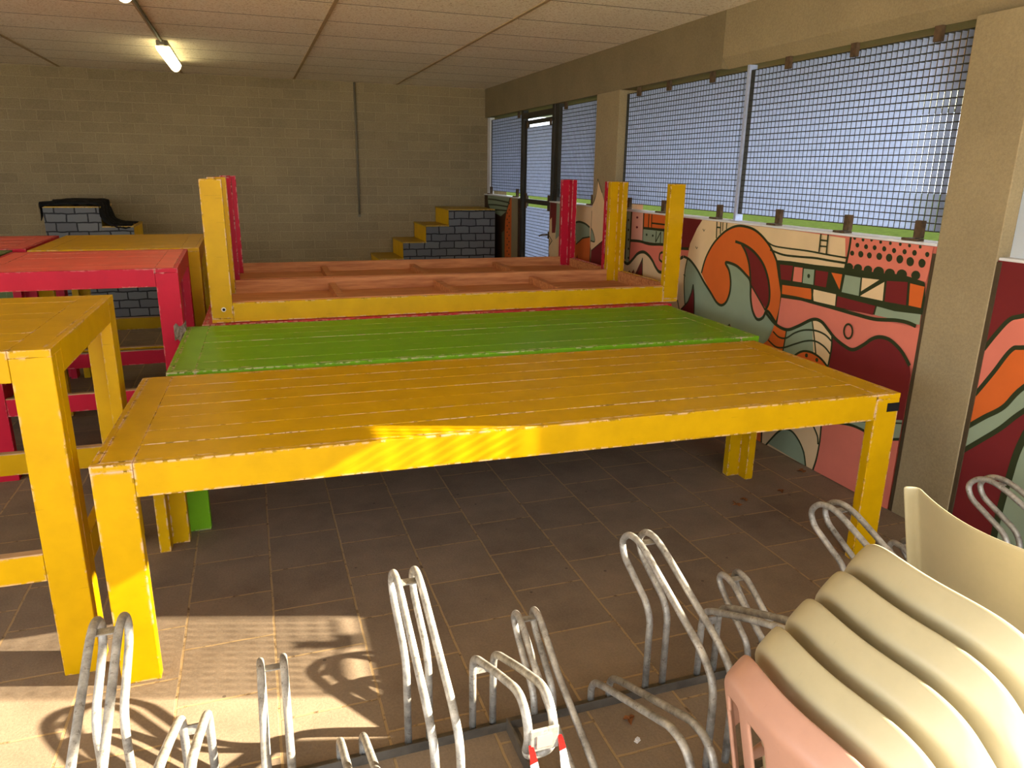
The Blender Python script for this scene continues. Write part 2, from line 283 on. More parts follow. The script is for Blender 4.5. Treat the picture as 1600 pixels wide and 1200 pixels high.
 ('f','dark',0,[(2.875,1.158),(2.878,1.145),(2.889,1.136),(2.906,1.134),(2.92,1.14),(2.928,1.151),(2.925,1.164),(2.913,1.173),(2.897,1.175),(2.882,1.169)],1),
 ('f','dark',0,[(2.799,1.156),(2.802,1.14),(2.817,1.129),(2.837,1.126),(2.856,1.133),(2.866,1.148),(2.862,1.164),(2.847,1.176),(2.827,1.178),(2.808,1.171)],1),
 ('f','dark',0,[(2.733,1.157),(2.736,1.142),(2.749,1.132),(2.768,1.129),(2.785,1.136),(2.794,1.149),(2.791,1.164),(2.777,1.175),(2.758,1.177),(2.741,1.171)],1),
 ('f','dark',0,[(2.663,1.163),(2.666,1.148),(2.679,1.137),(2.697,1.135),(2.713,1.142),(2.722,1.155),(2.719,1.17),(2.706,1.18),(2.688,1.182),(2.672,1.176)],1),
 ('f','dark',0,[(2.589,1.169),(2.591,1.156),(2.602,1.147),(2.617,1.145),(2.631,1.151),(2.638,1.162),(2.635,1.175),(2.625,1.184),(2.609,1.186),(2.596,1.18)],1),
 ('l','dark',0.0187,[(3.053,1.139),(2.938,1.139),(2.815,1.14),(2.69,1.148),(2.56,1.132)],1),
 ('l','dark',0.0107,[(3.26,1.308),(3.257,1.206)],1),
 ('l','dark',0.0105,[(3.206,1.307),(3.201,1.203)],1),
 ('l','dark',0.0087,[(3.257,1.27),(3.201,1.27)],1),
 ('l','dark',0.0087,[(3.255,1.238),(3.2,1.24)],1),
 ('f','maroon',0,[(3.078,0.786),(2.983,0.746),(2.92,0.739),(2.857,0.779),(2.812,0.818),(2.765,0.84),(2.706,0.841),(2.653,0.82),(2.609,0.791),(2.562,0.744),(2.488,0.515),(2.433,0.292),(3.087,0.414),(3.069,0.611)],0),
 ('f','orange',0,[(3.545,0.752),(3.436,0.74),(3.446,0.603),(3.687,0.567),(3.579,0.651)],0),
 ('f','sage',0,[(3.436,0.74),(3.347,0.778),(3.241,0.837),(3.174,0.648),(3.183,0.591),(3.445,0.594)],0),
 ('f','cream',0,[(3.241,0.837),(3.173,0.84),(3.079,0.791),(3.072,0.691),(3.076,0.605),(3.186,0.609)],0),
 ('l','dark',0.0187,[(3.635,0.803),(3.538,0.753),(3.436,0.74),(3.347,0.778),(3.241,0.837),(3.173,0.84),(3.112,0.806),(3.058,0.773),(2.983,0.746),(2.92,0.739),(2.857,0.779),(2.812,0.818),(2.765,0.84),(2.706,0.841),(2.653,0.82),(2.609,0.791),(2.562,0.744)],1),
 ('l','dark',0.0103,[(3.551,0.706),(3.497,0.684),(3.434,0.69),(3.366,0.735),(3.292,0.767),(3.205,0.782),(3.13,0.775),(3.077,0.751)],1),
 ('l','dark',0.0102,[(3.585,0.645),(3.514,0.621),(3.444,0.631),(3.355,0.672),(3.269,0.709),(3.195,0.724),(3.124,0.71),(3.074,0.681)],1),
 ('l','dark',0.0098,[(3.436,0.74),(3.44,0.672),(3.446,0.603)],1),
 ('l','dark',0.01,[(3.24,0.834),(3.209,0.75),(3.173,0.64)],1),
 ('l','dark',0.0114,[(3.079,0.791),(3.069,0.709),(3.076,0.605)],1),
 ('f','orange',0,[(3.343,0.608),(3.308,0.635),(3.258,0.652),(3.194,0.653),(3.129,0.637),(3.073,0.601),(3.134,0.53),(3.304,0.542)],1),
 ('l','dark',0.0128,[(3.355,0.596),(3.307,0.634),(3.258,0.653),(3.194,0.655),(3.129,0.637),(3.071,0.603)],1),
 ('f','dark',0,[(3.237,0.634),(3.237,0.626),(3.242,0.621),(3.249,0.619),(3.256,0.622),(3.259,0.628),(3.258,0.636),(3.253,0.641),(3.246,0.643),(3.24,0.64)],1),
 ('f','dark',0,[(3.153,0.628),(3.154,0.621),(3.158,0.615),(3.165,0.614),(3.171,0.617),(3.175,0.623),(3.174,0.63),(3.169,0.635),(3.162,0.637),(3.156,0.634)],1),
 ('l','dark',0.011,[(2.939,0.832),(2.94,0.814),(2.948,0.798),(2.961,0.79),(2.977,0.792),(2.99,0.803),(2.998,0.82),(2.997,0.839),(2.989,0.855),(2.975,0.863),(2.96,0.861),(2.947,0.85),(2.939,0.832)],1),
 ('f','orange',0,[(3.848,0.02),(3.555,0.118),(3.534,-0.001),(3.731,-0.037)],0),
 ('f','cream',0,[(3.54,0.123),(3.062,0.283),(3.056,0.167),(3.087,-0.014),(3.533,-0.007)],0),
 ('f','sage',0,[(3.48,0.019),(3.419,0.099),(3.357,0.159),(3.288,0.17),(3.213,0.134),(3.161,0.079),(3.139,0.002)],0),
 ('l','dark',0.0118,[(3.503,-0.009),(3.449,0.063),(3.404,0.117),(3.356,0.155),(3.287,0.164),(3.221,0.131),(3.169,0.076),(3.139,0.002)],1),
 ('l','dark',0.0127,[(3.54,0.123),(3.546,0.068),(3.537,-0.008)],1),
 ('f','salmon',0,[(3.066,0.299),(2.542,0.472),(2.527,0.276),(2.498,0.011),(2.825,-0.024),(3.072,-0.008),(3.054,0.168)],0),
 ('l','dark',0.012,[(3.065,0.294),(3.058,0.19),(3.064,0.08),(3.081,0.0)],1),
 ('l','dark',0.011,[(3.12,0.251),(3.08,0.206),(3.068,0.162)],1),
 ('f','sage',0,[(2.943,0.368),(2.543,0.477),(2.535,0.377),(2.65,0.336),(2.811,0.345),(2.95,0.326)],0),
 ('l','dark',0.0141,[(2.964,0.325),(2.867,0.346),(2.784,0.348),(2.676,0.337),(2.536,0.382)],1),
 ('l','dark',0.0076,[(2.939,0.347),(2.54,0.462)],1)]
MURAL_FIN = [
 ('f','cream',0,[(6.069,1.551),(5.987,1.457),(5.909,1.348),(5.874,1.044),(6.134,0.92),(6.174,0.97),(6.198,1.253),(6.112,1.373)],0),
 ('l','dark',0.0108,[(6.069,1.551),(6.076,1.466),(6.112,1.373),(6.188,1.295),(6.194,1.218)],1),
 ('l','dark',0.0105,[(6.069,1.551),(5.971,1.435)],1),
 ('f','sage',0,[(6.191,1.135),(6.124,1.093),(6.073,1.009),(6.178,1.011)],0),
 ('l','dark',0.011,[(6.192,1.141),(6.118,1.088),(6.073,1.009),(6.186,1.011)],1),
 ('f','maroon',0,[(6.134,0.92),(5.874,1.044),(5.846,0.793),(6.145,0.756)],0),
 ('l','dark',0.009,[(6.134,0.923),(5.875,1.046)],1),
 ('l','dark',0.0096,[(6.203,1.3),(6.181,1.017),(6.134,0.781)],1)]
MURAL_PAN = [
 ('f','cream',0,[(7.416,1.323),(6.203,1.37),(6.138,0.756),(7.364,0.603)],0),
 ('f','maroon',0,[(7.339,1.306),(6.979,1.321),(7.03,1.009),(7.119,1.002),(7.131,1.156),(7.284,1.078)],0),
 ('f','sage',0,[(7.012,1.3),(6.522,1.315),(6.629,1.129),(7.017,0.944)],0),
 ('l','dark',0.012,[(6.527,1.309),(6.601,1.169),(6.628,1.117)],1),
 ('f','cream',0,[(6.527,1.309),(6.226,1.316),(6.213,1.11),(6.414,1.156),(6.612,1.118)],0),
 ('f','orange',0,[(6.634,1.003),(6.526,1.037),(6.501,0.945),(6.341,1.021),(6.197,1.04),(6.166,0.753),(6.654,0.692)],0),
 ('f','sage',0,[(6.621,1.111),(6.475,1.152),(6.324,1.15),(6.212,1.128),(6.202,1.039),(6.341,1.021),(6.493,0.952),(6.51,1.038),(6.624,1.004)],0),
 ('l','dark',0.0179,[(6.628,1.117),(6.475,1.155),(6.324,1.15),(6.211,1.122)],1),
 ('l','dark',0.0136,[(6.632,0.99),(6.516,1.035),(6.501,0.945),(6.355,1.014),(6.202,1.039)],0),
 ('f','orange',0,[(7.393,0.995),(7.216,0.92),(7.377,0.786)],0),
 ('l','dark',0.0191,[(7.359,1.059),(7.106,0.923),(7.355,0.746)],0),
 ('l','dark',0.0116,[(7.355,1.011),(7.16,0.918),(7.357,0.774)],0),
 ('f','maroon',0,[(6.486,0.789),(6.466,0.842),(6.44,0.794)],0),
 ('l','dark',0.0085,[(6.492,0.782),(6.467,0.848),(6.433,0.789)],0),
 ('f','maroon',0,[(7.213,0.734),(7.18,0.793),(7.161,0.74)],0)]
MURAL_BACK = [
 ('f','maroondark',0,[(9.357,1.3),(7.931,1.348),(7.877,0.436),(9.336,0.237)],0),
 ('f','sage',0,[(9.337,1.301),(8.457,1.31),(8.55,1.148),(8.79,1.07),(9.197,1.114),(9.316,1.2)],0),
 ('l','dark',0.0174,[(9.317,1.256),(8.976,1.258),(8.487,1.246)],1),
 ('l','dark',0.0174,[(9.315,1.186),(8.974,1.197),(8.485,1.197)],1),
 ('l','dark',0.0174,[(9.314,1.118),(8.972,1.137),(8.483,1.15)],1),
 ('f','sagedark',0,[(8.747,0.876),(8.575,0.933),(8.596,0.583),(8.718,0.569)],0),
 ('f','orange',0,[(8.424,1.306),(8.385,1.302),(8.375,0.585),(8.637,0.556),(8.629,0.994),(8.583,1.115)],0),
 ('l','dark',0.0133,[(8.457,1.299),(8.567,1.147),(8.629,0.994),(8.63,0.568)],1),
 ('f','dark',0,[(8.45,1.237),(8.454,1.232),(8.464,1.229),(8.476,1.228),(8.486,1.231),(8.49,1.235),(8.487,1.24),(8.477,1.244),(8.464,1.244),(8.454,1.242)],1),
 ('f','dark',0,[(8.525,1.197),(8.529,1.192),(8.539,1.188),(8.551,1.188),(8.561,1.19),(8.565,1.195),(8.562,1.2),(8.552,1.204),(8.539,1.204),(8.529,1.202)],1),
 ('f','dark',0,[(8.449,1.164),(8.452,1.159),(8.462,1.155),(8.475,1.155),(8.485,1.157),(8.489,1.162),(8.485,1.167),(8.475,1.171),(8.463,1.171),(8.453,1.169)],1),
 ('f','dark',0,[(8.522,1.123),(8.526,1.118),(8.536,1.114),(8.548,1.114),(8.558,1.116),(8.562,1.121),(8.559,1.126),(8.549,1.13),(8.536,1.131),(8.526,1.128)],1),
 ('f','dark',0,[(8.447,1.091),(8.451,1.085),(8.461,1.082),(8.473,1.081),(8.483,1.084),(8.487,1.088),(8.484,1.093),(8.474,1.097),(8.461,1.098),(8.451,1.095)],1),
 ('f','dark',0,[(8.519,1.049),(8.523,1.044),(8.533,1.04),(8.545,1.039),(8.555,1.042),(8.559,1.047),(8.556,1.052),(8.546,1.056),(8.533,1.056),(8.523,1.054)],1),
 ('f','dark',0,[(8.446,1.017),(8.449,1.012),(8.459,1.008),(8.471,1.007),(8.482,1.009),(8.486,1.014),(8.482,1.019),(8.472,1.023),(8.46,1.024),(8.45,1.022)],1),
 ('f','dark',0,[(8.516,0.975),(8.52,0.97),(8.529,0.966),(8.542,0.965),(8.552,0.967),(8.556,0.972),(8.553,0.977),(8.543,0.981),(8.53,0.982),(8.52,0.98)],1),
 ('f','dark',0,[(8.444,0.943),(8.448,0.938),(8.458,0.934),(8.47,0.933),(8.48,0.935),(8.484,0.94),(8.48,0.945),(8.471,0.949),(8.458,0.95),(8.448,0.948)],1),
 ('f','dark',0,[(8.513,0.9),(8.516,0.895),(8.526,0.891),(8.539,0.89),(8.549,0.892),(8.553,0.897),(8.55,0.902),(8.54,0.906),(8.527,0.907),(8.517,0.905)],1),
 ('f','dark',0,[(8.443,0.868),(8.446,0.863),(8.456,0.859),(8.468,0.858),(8.479,0.86),(8.483,0.865),(8.479,0.87),(8.469,0.874),(8.457,0.875),(8.447,0.873)],1),
 ('f','dark',0,[(8.51,0.825),(8.513,0.82),(8.523,0.816),(8.536,0.815),(8.546,0.817),(8.55,0.822),(8.547,0.827),(8.536,0.831),(8.524,0.832),(8.514,0.83)],1),
 ('f','dark',0,[(8.441,0.794),(8.445,0.788),(8.454,0.784),(8.467,0.783),(8.477,0.785),(8.481,0.79),(8.477,0.796),(8.468,0.8),(8.455,0.801),(8.445,0.798)],1),
 ('f','dark',0,[(8.506,0.75),(8.51,0.745),(8.52,0.741),(8.533,0.739),(8.543,0.742),(8.547,0.746),(8.543,0.752),(8.533,0.756),(8.521,0.757),(8.511,0.755)],1),
 ('f','dark',0,[(8.439,0.719),(8.443,0.713),(8.453,0.709),(8.465,0.708),(8.475,0.71),(8.48,0.715),(8.476,0.72),(8.466,0.724),(8.454,0.726),(8.443,0.723)],1),
 ('f','dark',0,[(8.503,0.675),(8.507,0.669),(8.517,0.665),(8.53,0.664),(8.54,0.666),(8.544,0.67),(8.54,0.676),(8.53,0.68),(8.518,0.681),(8.507,0.679)],1),
 ('f','dark',0,[(8.438,0.643),(8.441,0.638),(8.451,0.634),(8.464,0.632),(8.474,0.634),(8.478,0.639),(8.474,0.645),(8.464,0.649),(8.452,0.65),(8.442,0.648)],1),
 ('f','dark',0,[(8.5,0.599),(8.504,0.593),(8.514,0.589),(8.526,0.587),(8.537,0.589),(8.541,0.594),(8.537,0.6),(8.527,0.604),(8.514,0.605),(8.504,0.603)],1),
 ('f','post',0,[(8.385,1.302),(8.17,1.31),(8.133,0.613),(8.375,0.585)],0)]
MURAL_RIGHT = [
 ('f','salmon',0,[(2.23,0.698),(2.218,0.902),(2.134,1.045),(2.079,1.074),(1.897,1.159),(1.773,1.019),(2.053,0.95),(2.102,0.923)],0),
 ('f','orange',0,[(2.229,0.545),(2.219,0.702),(2.102,0.923),(2.052,0.947),(1.773,1.019),(1.769,1.0),(2.018,0.793),(2.084,0.685)],0),
 ('f','sage',0,[(2.22,0.44),(2.231,0.551),(2.084,0.685),(2.018,0.793),(1.773,1.019),(1.753,0.927),(1.997,0.696),(2.077,0.597)],0),
 ('f','sage',0,[(1.973,0.61),(1.815,1.201),(1.653,1.227),(1.431,0.26),(2.006,-0.067),(2.009,0.227),(1.997,0.386)],0),
 ('l','dark',0.0187,[(2.221,0.901),(2.181,0.976),(2.134,1.047),(2.079,1.074),(1.897,1.159)],1),
 ('l','dark',0.0187,[(2.22,0.699),(2.158,0.815),(2.102,0.925),(2.052,0.948),(1.861,0.999)],1),
 ('l','dark',0.0212,[(2.233,0.542),(2.158,0.616),(2.084,0.685),(2.018,0.791),(1.853,0.961)],1),
 ('l','dark',0.0213,[(2.226,0.435),(2.144,0.521),(2.076,0.595),(1.997,0.696),(1.831,0.866)],1),
 ('l','dark',0.0297,[(1.843,1.003),(1.971,0.6),(1.998,0.391),(2.008,0.167),(1.995,-0.06)],1)]
# ------------------------------------------------------------------ materials
YEL = paint('yellow gloss paint', (197, 150, 0))
YEL2 = paint('yellow gloss paint, little worn', (197, 150, 0), wear=.35)
GRN = paint('green gloss paint', (112, 162, 24))
PNK = paint('pink gloss paint', (184, 26, 48), wear=.3)
PNK2 = paint('pink gloss paint, chipped', (186, 28, 50), wear=1.2)
GRN2 = paint('dull green paint', (92, 110, 60), wear=.2)
def paint_top(name, rgb): return paint(name, rgb, wear=.5, rough=.38)
PNKT = paint_top('salmon pink table paint', (228, 98, 84))
WOOD = wood('raw underside wood', (160, 92, 48), (210, 142, 84))
WOODL = wood('pale raw wood', (150, 110, 70), (196, 160, 112))
def concrete(name, rgb, sc=3, bump=.35):
    t = NT(name); v = t.coords(); c = lin(rgb)
    n = t.noise(v, sc, 8, .65); f = t.noise(v, 90, 4, .7)
    col = t.ramp(n, [(.3, scl(c, .82)), (.7, scl(c, 1.12))]); col = t.mix(.35, col, t.ramp(f, [(.35, scl(c, .7)), (.65, scl(c, 1.3))]))
    pit = t.n('TexVoronoi', {'Vector': v, 'Scale': 38.0}).outputs['Distance']
    col = t.mix(t.math('MULTIPLY', t.math('LESS_THAN', pit, .07), .5), col, scl(c, .45)); t.base(col)
    t.bump(t.math('ADD', f, t.math('MULTIPLY', n, .6)), bump, .003); return t.set(.88)
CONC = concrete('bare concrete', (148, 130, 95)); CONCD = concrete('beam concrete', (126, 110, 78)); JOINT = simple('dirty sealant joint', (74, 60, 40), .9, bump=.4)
def brickwall():
    t = NT('sand lime block wall'); tc = t.n('TexCoord'); sx = t.n('SeparateXYZ'); t.link(tc.outputs['Object'], sx.inputs[0])
    ax = t.math('ADD', sx.outputs['X'], sx.outputs['Y']); cb = t.n('CombineXYZ'); t.link(ax, cb.inputs[0]); t.link(sx.outputs['Z'], cb.inputs[1])
    wob = t.noise(cb.outputs[0], 6, 3)
    v2 = t.n('VectorMath', operation='MULTIPLY_ADD'); t.link(t.n('TexNoise', {'Vector': cb.outputs[0], 'Scale': 5.0}).outputs['Color'], v2.inputs[0]); v2.inputs[1].default_value = (.008, .008, 0); t.link(cb.outputs[0], v2.inputs[2])
    br = t.n('TexBrick', {'Vector': v2.outputs[0], 'Color1': lin((148, 130, 95)), 'Color2': lin((132, 115, 84)), 'Mortar': lin((166, 148, 112)), 'Scale': 1.0, 'Mortar Size': .0055, 'Mortar Smooth': .4, 'Brick Width': .265, 'Row Height': .108, 'Bias': 0.0})
    br.offset = .5; br.squash = 1
    f = t.noise(tc.outputs['Object'], 110, 4, .7); b = t.noise(tc.outputs['Object'], 1.3, 5, .6)
    col = t.mix(.3, br.outputs['Color'], t.ramp(f, [(.35, lin((78, 66, 44))), (.65, lin((176, 156, 118)))]))
    col = t.mix(.30, col, t.ramp(b, [(.3, lin((96, 82, 54))), (.7, lin((160, 140, 100)))]))
    t.base(col)
    h = t.math('ADD', t.math('MULTIPLY', br.outputs['Fac'], -.8), t.math('MULTIPLY', f, .5)); t.bump(h, .7, .005); return t.set(.92)
BRICK = brickwall()
def ceil_mat():
    t = NT('wood wool ceiling boards'); tc = t.n('TexCoord'); mp = t.n('Mapping', {'Location': (.59, -.30, 0)}); t.link(tc.outputs['Object'], mp.inputs[0])
    br = t.n('TexBrick', {'Vector': mp.outputs[0], 'Color1': (1, 1, 1, 1), 'Color2': (.95, .94, .93, 1), 'Mortar': (.16, .13, .1, 1), 'Scale': 1.0, 'Mortar Size': .007, 'Mortar Smooth': .25, 'Brick Width': 1.19, 'Row Height': .606, 'Bias': 0.0}); br.offset = 0
    f = t.noise(t.coords((1, 1, 1)), 75, 5, .75); b = t.noise(t.coords((1, 1, 1)), 1.1, 3)
    col = t.ramp(f, [(.36, lin((158, 138, 108))), (.46, lin((252, 240, 218))), (.66, lin((255, 252, 240)))])
    col = t.mix(.25, col, t.ramp(b, [(.35, lin((232, 214, 184))), (.7, lin((252, 242, 222)))]))
    t.base(t.mix(1.0, col, br.outputs['Color'], 'MULTIPLY')); t.bump(t.math('SUBTRACT', f, br.outputs['Fac']), .8, .006); return t.set(.95)
CEIL = ceil_mat()
def floor_mat():
    t = NT('concrete paving slabs'); tc = t.n('TexCoord'); sx = t.n('SeparateXYZ'); t.link(tc.outputs['Object'], sx.inputs[0])
    cb = t.n('CombineXYZ'); t.link(t.math('ADD', sx.outputs['Y'], 29.98+.0), cb.inputs[0]); t.link(t.math('ADD', sx.outputs['X'], 30.03), cb.inputs[1])
    wv = t.n('VectorMath', operation='MULTIPLY_ADD'); t.link(t.n('TexNoise', {'Vector': cb.outputs[0], 'Scale': 14.0, 'Detail': 3.0}).outputs['Color'], wv.inputs[0]); wv.inputs[1].default_value = (.006, .006, 0); t.link(cb.outputs[0], wv.inputs[2])
    br = t.n('TexBrick', {'Vector': wv.outputs[0], 'Color1': lin((142, 120, 93)), 'Color2': lin((112, 94, 73)), 'Mortar': lin((150, 118, 76)), 'Scale': 1.0, 'Mortar Size': .0045, 'Mortar Smooth': .2, 'Brick Width': .30, 'Row Height': .30, 'Bias': -.1}); br.offset = .5
    v = tc.outputs['Object']; f = t.noise(v, 120, 4, .7); b = t.noise(v, 3.2, 6, .65); g = t.noise(v, 22, 4, .7)
    col = t.mix(.3, br.outputs['Color'], t.ramp(f, [(.35, lin((60, 48, 36))), (.65, lin((150, 128, 100)))]))
    col = t.mix(.4, col, t.ramp(b, [(.3, lin((78, 62, 46))), (.7, lin((146, 124, 98)))]))
    jc = t.ramp(g, [(.34, lin((92, 70, 42))), (.46, lin((156, 128, 86)))]); col = t.mix(br.outputs['Fac'], col, jc)
    sp = t.n('TexVoronoi', {'Vector': v, 'Scale': 7.0}).outputs['Distance']; col = t.mix(t.math('MULTIPLY', t.math('LESS_THAN', sp, .045), .55), col, lin((40, 30, 20)))
    t.base(col); t.bump(t.math('ADD', t.math('MULTIPLY', br.outputs['Fac'], -1.2), t.math('MULTIPLY', f, .5)), .6, .004); return t.set(.82)
FLOOR = floor_mat()
def galv():
    t = NT('weathered galvanised steel'); v = t.coords(); n = t.noise(v, 16, 6, .7); f = t.noise(v, 60, 4, .7)
    col = t.ramp(n, [(.3, lin((112, 106, 96))), (.52, lin((168, 162, 150))), (.7, lin((205, 200, 188)))])
    col = t.mix(t.math('MULTIPLY', t.math('GREATER_THAN', f, .62), .5), col, lin((84, 66, 46))); t.base(col)
    t.link(t.ramp(n, [(.3, (.65,)*3), (.7, (.38,)*3)]), t.b.inputs['Roughness']); t.bump(f, .2, .001); t.b.inputs['Metallic'].default_value = .45; return t.m
GALV = galv(); GALVD = simple('dirty galvanised rail', (96, 88, 76), .6, .5, .35, 14, .3)
STEEL = simple('bright galvanised grating bars', (180, 190, 216), .42, .3, .12, 40)
STEELD = simple('grey steel frame', (60, 56, 48), .55, .4, .15, 10)  # also colours grating cross bars and bar edges dark, as their shading
RUST = simple('rusty clamp', (86, 66, 44), .85, .2, .4, 40, .5)
WHITE = simple('white painted sill', (214, 212, 208), .5, 0, .06, 10)
GREYM = simple('grey conduit', (112, 104, 86), .6)
BLACK = simple('black cloth', (17, 15, 13), .85, 0, .3, 20, .3)
def plastic(name, rgb):
    t = NT(name); v = t.coords(); n = t.noise(v, 5, 6, .7); c = lin(rgb); s2 = t.noise(t.coords((5, 40, 5)), 4, 4, .7)
    col = t.ramp(n, [(.3, scl(c, .88)), (.6, c)]); col = t.mix(t.math('MULTIPLY', t.math('GREATER_THAN', s2, .72), .4), col, scl(c, .55)); t.base(col)
    t.set(.38); t.b.inputs['Subsurface Weight'].default_value = 0.0; return t.m
CREAMP = plastic('aged cream plastic', (180, 167, 130)); PINKP = plastic('faded pinkish plastic', (186, 140, 117))

# ------------------------------------------------------------------ room shell
RX, BY, CZ = 2.915, 9.47, 2.593
struct(box('floor', -6.2, RX+.35, -1.3, BY+.2, -.12, 0, FLOOR))
struct(box('ceiling', -6, RX+.3, -1.3, BY+.2, CZ, CZ+.22, CEIL))
struct(box('wall_back', -6.2, RX+.3, BY, BY+.2, 0, CZ, BRICK))
struct(box('wall_left', -6.2, -6, 3.5, BY, 0, CZ, BRICK))
CBAR = simple('ceiling bar', (176, 152, 116), .7)
for i in range(-4, 3):                                            # ceiling T bars running to the back wall
    x = .6+i*1.19
    struct(box('trim_%d' % (i+5), x-.012, x+.012, -1.3, BY, CZ-.006, CZ, CBAR))
mb = MB()                                                          # beam over the window bays, lower edge chamfered
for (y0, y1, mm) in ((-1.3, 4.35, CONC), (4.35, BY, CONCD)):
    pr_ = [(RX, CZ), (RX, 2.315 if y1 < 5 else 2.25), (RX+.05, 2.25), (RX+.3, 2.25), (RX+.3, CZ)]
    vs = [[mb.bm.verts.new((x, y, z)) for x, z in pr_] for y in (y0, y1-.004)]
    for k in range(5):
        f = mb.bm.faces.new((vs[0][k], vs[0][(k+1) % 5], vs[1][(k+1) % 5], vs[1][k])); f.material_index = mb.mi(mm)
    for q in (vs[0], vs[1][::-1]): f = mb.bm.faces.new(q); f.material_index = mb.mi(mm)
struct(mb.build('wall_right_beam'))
for n, (y0, y1) in enumerate(((-1.55, -1.25), (2.235, 2.53), (5.735, 6.16))):     # pillars
    mb = MB().box(RX-.01, RX+.27, y0, y1, 0, 2.2499, CONC, .004)
    struct(mb.build('wall_right_pillar' if n == 0 else 'wall_right_pillar.%03d' % n))
# painted murals: flat colour fields and outlines laid on the wall panels
MC = {k: simple('mural '+k, v, .55, 0, .05, 6, .08) for k, v in dict(cream=(222, 190, 144), orange=(206, 98, 40), salmon=(214, 118, 96), maroon=(112, 34, 34), sage=(140, 152, 124), dark=(46, 52, 28), pink=(226, 164, 138), maroondark=(64, 42, 24), sagedark=(96, 92, 70), post=(140, 126, 96)).items()}
def spline(P, closed, n=6):
    out = []; L = len(P); rng = range(L if closed else L-1)
    for i in rng:
        g = (lambda k: P[k % L]) if closed else (lambda k: P[min(max(k, 0), L-1)])
        p0, p1, p2, p3 = g(i-1), g(i), g(i+1), g(i+2)
        for j in range(n):
            t = j/n; out.append(tuple(.5*((2*p1[a])+(-p0[a]+p2[a])*t+(2*p0[a]-5*p1[a]+4*p2[a]-p3[a])*t*t+(-p0[a]+3*p1[a]-3*p2[a]+p3[a])*t**3) for a in (0, 1)))
    if not closed: out.append(P[-1])
    return out
def mural(mb, data, x, y0, y1, z0, z1):
    for k, (typ, col, w, pts, sm) in enumerate(data):
        b = bmesh.new(); d = x-.0004-.00012*k
        if typ == 'f':
            P = spline(pts, True, 4) if sm else pts
            try: b.faces.new([b.verts.new((d, p[0], p[1])) for p in P])
            except ValueError: continue
        else:
            P = spline(pts, False, 6) if sm and len(pts) > 2 else pts
            prev = None
            for i, p in enumerate(P):
                a = P[max(i-1, 0)]; c = P[min(i+1, len(P)-1)]; dx, dz = c[0]-a[0], c[1]-a[1]; L = math.hypot(dx, dz) or 1
                nx, nz = -dz/L*w/2, dx/L*w/2
                q = (b.verts.new((d, p[0]+nx, p[1]+nz)), b.verts.new((d, p[0]-nx, p[1]-nz)))
                if prev: b.faces.new((prev[0], prev[1], q[1], q[0]))
                prev = q
        for co, no in (((0, y0, 0), (0, -1, 0)), ((0, y1, 0), (0, 1, 0)), ((0, 0, z0), (0, 0, -1)), ((0, 0, z1), (0, 0, 1))):
            bmesh.ops.bisect_plane(b, geom=b.verts[:]+b.edges[:]+b.faces[:], plane_co=co, plane_no=no, clear_outer=True)
        bmesh.ops.triangulate(b, faces=b.faces[:])
        mb.merge(b, MC[col])
ZT = 1.317
mb = MB().box(RX, RX+.12, 2.53, 5.735, 0, ZT-.012, MC['salmon']); mural(mb, MURAL_MAIN, RX, 2.548, 5.72, .004, ZT-.014)
struct(mb.build('wall_right', recalc=False))
mb = MB().box(RX, RX+.12, 6.16, 7.19, 0, ZT-.012, MC['cream']); mural(mb, MURAL_PAN, RX, 6.165, 7.185, .004, ZT-.014)
struct(mb.build('wall_right_far', recalc=False))
mb = MB().box(RX, RX+.12, 8.15, BY, 0, ZT-.012, MC['maroondark']); mural(mb, MURAL_BACK, RX, 8.155, BY-.005, .004, ZT-.014)
struct(mb.build('wall_right_corner', recalc=False))
mb = MB().box(RX, RX+.12, -1.25, 2.235, 0, ZT-.04, MC['maroon']); mural(mb, MURAL_RIGHT, RX, -1.2, 2.215, .004, ZT-.045)
struct(mb.build('wall_right_near', recalc=False))
mb = MB(); mural(mb, MURAL_FIN, RX-.0105, 5.737, 6.158, .004, 2.2)
o = mb.build('wall_right_fin_painting', recalc=False); struct(o)
for n, (y0, y1) in enumerate(((-1.25, 2.235), (2.53, 5.735), (6.16, 7.19), (8.15, BY))):
    zt = ZT-.028 if n == 0 else ZT
    struct(box('trim_%d' % (10+n), RX-(.012 if n else .001), RX+.13, y0+.002, y1-.002, zt-.012, zt, WHITE, bev=.002))
for n, y in enumerate((2.225, 2.54, 5.728, 6.166)):               # dirty joints beside the pillars
    struct(box('trim_%d' % (20+n), RX-.006, RX+.01, y-.010, y+.010, 0, ZT-.045, JOINT))
# translucent white board closing part of the near bay
t = NT('white frosted board'); t.base(lin((206, 214, 222))); t.set(.4); t.b.inputs['Transmission Weight'].default_value = .35
struct(box('window_4', RX+.06, RX+.068, 1.59, 2.233, ZT-.028, 2.25, t.m))

# ------------------------------------------------------------------ roof canopy, ground outside
CAN = simple('pale green canopy boards', (176, 176, 150), .8, 0, .1, 4)
struct(box('ceiling_canopy', RX+.3, 5.6, 1.6, 6.2, 2.30, 2.50, CAN))
struct(box('ceiling_canopy_sunshade', RX+.3, 7.4, 6.2, BY+.2, 2.30, 2.50, CAN))  # added depth, shaped to keep the sun off the mesh door
struct(box('ceiling_eave', RX+.3, 3.42, -1.3, 1.6, 2.245, 2.50, CAN))
t = NT('lawn'); v = t.coords(); t.base(t.ramp(t.noise(v, 5, 8, .75), [(.3, lin((24, 32, 13))), (.7, lin((52, 62, 26)))])); t.set(.9); t.b.inputs['Specular IOR Level'].default_value = 0
lawn = box('lawn', RX+.35, 70, -40, 75, -.14, -.02, t.m); tag(lawn, kind='structure')
struct(box('floor_outside', -30, RX+.35, -40, -1.3, -.14, -.001, simple('outside paving', (196, 187, 168), .9)))
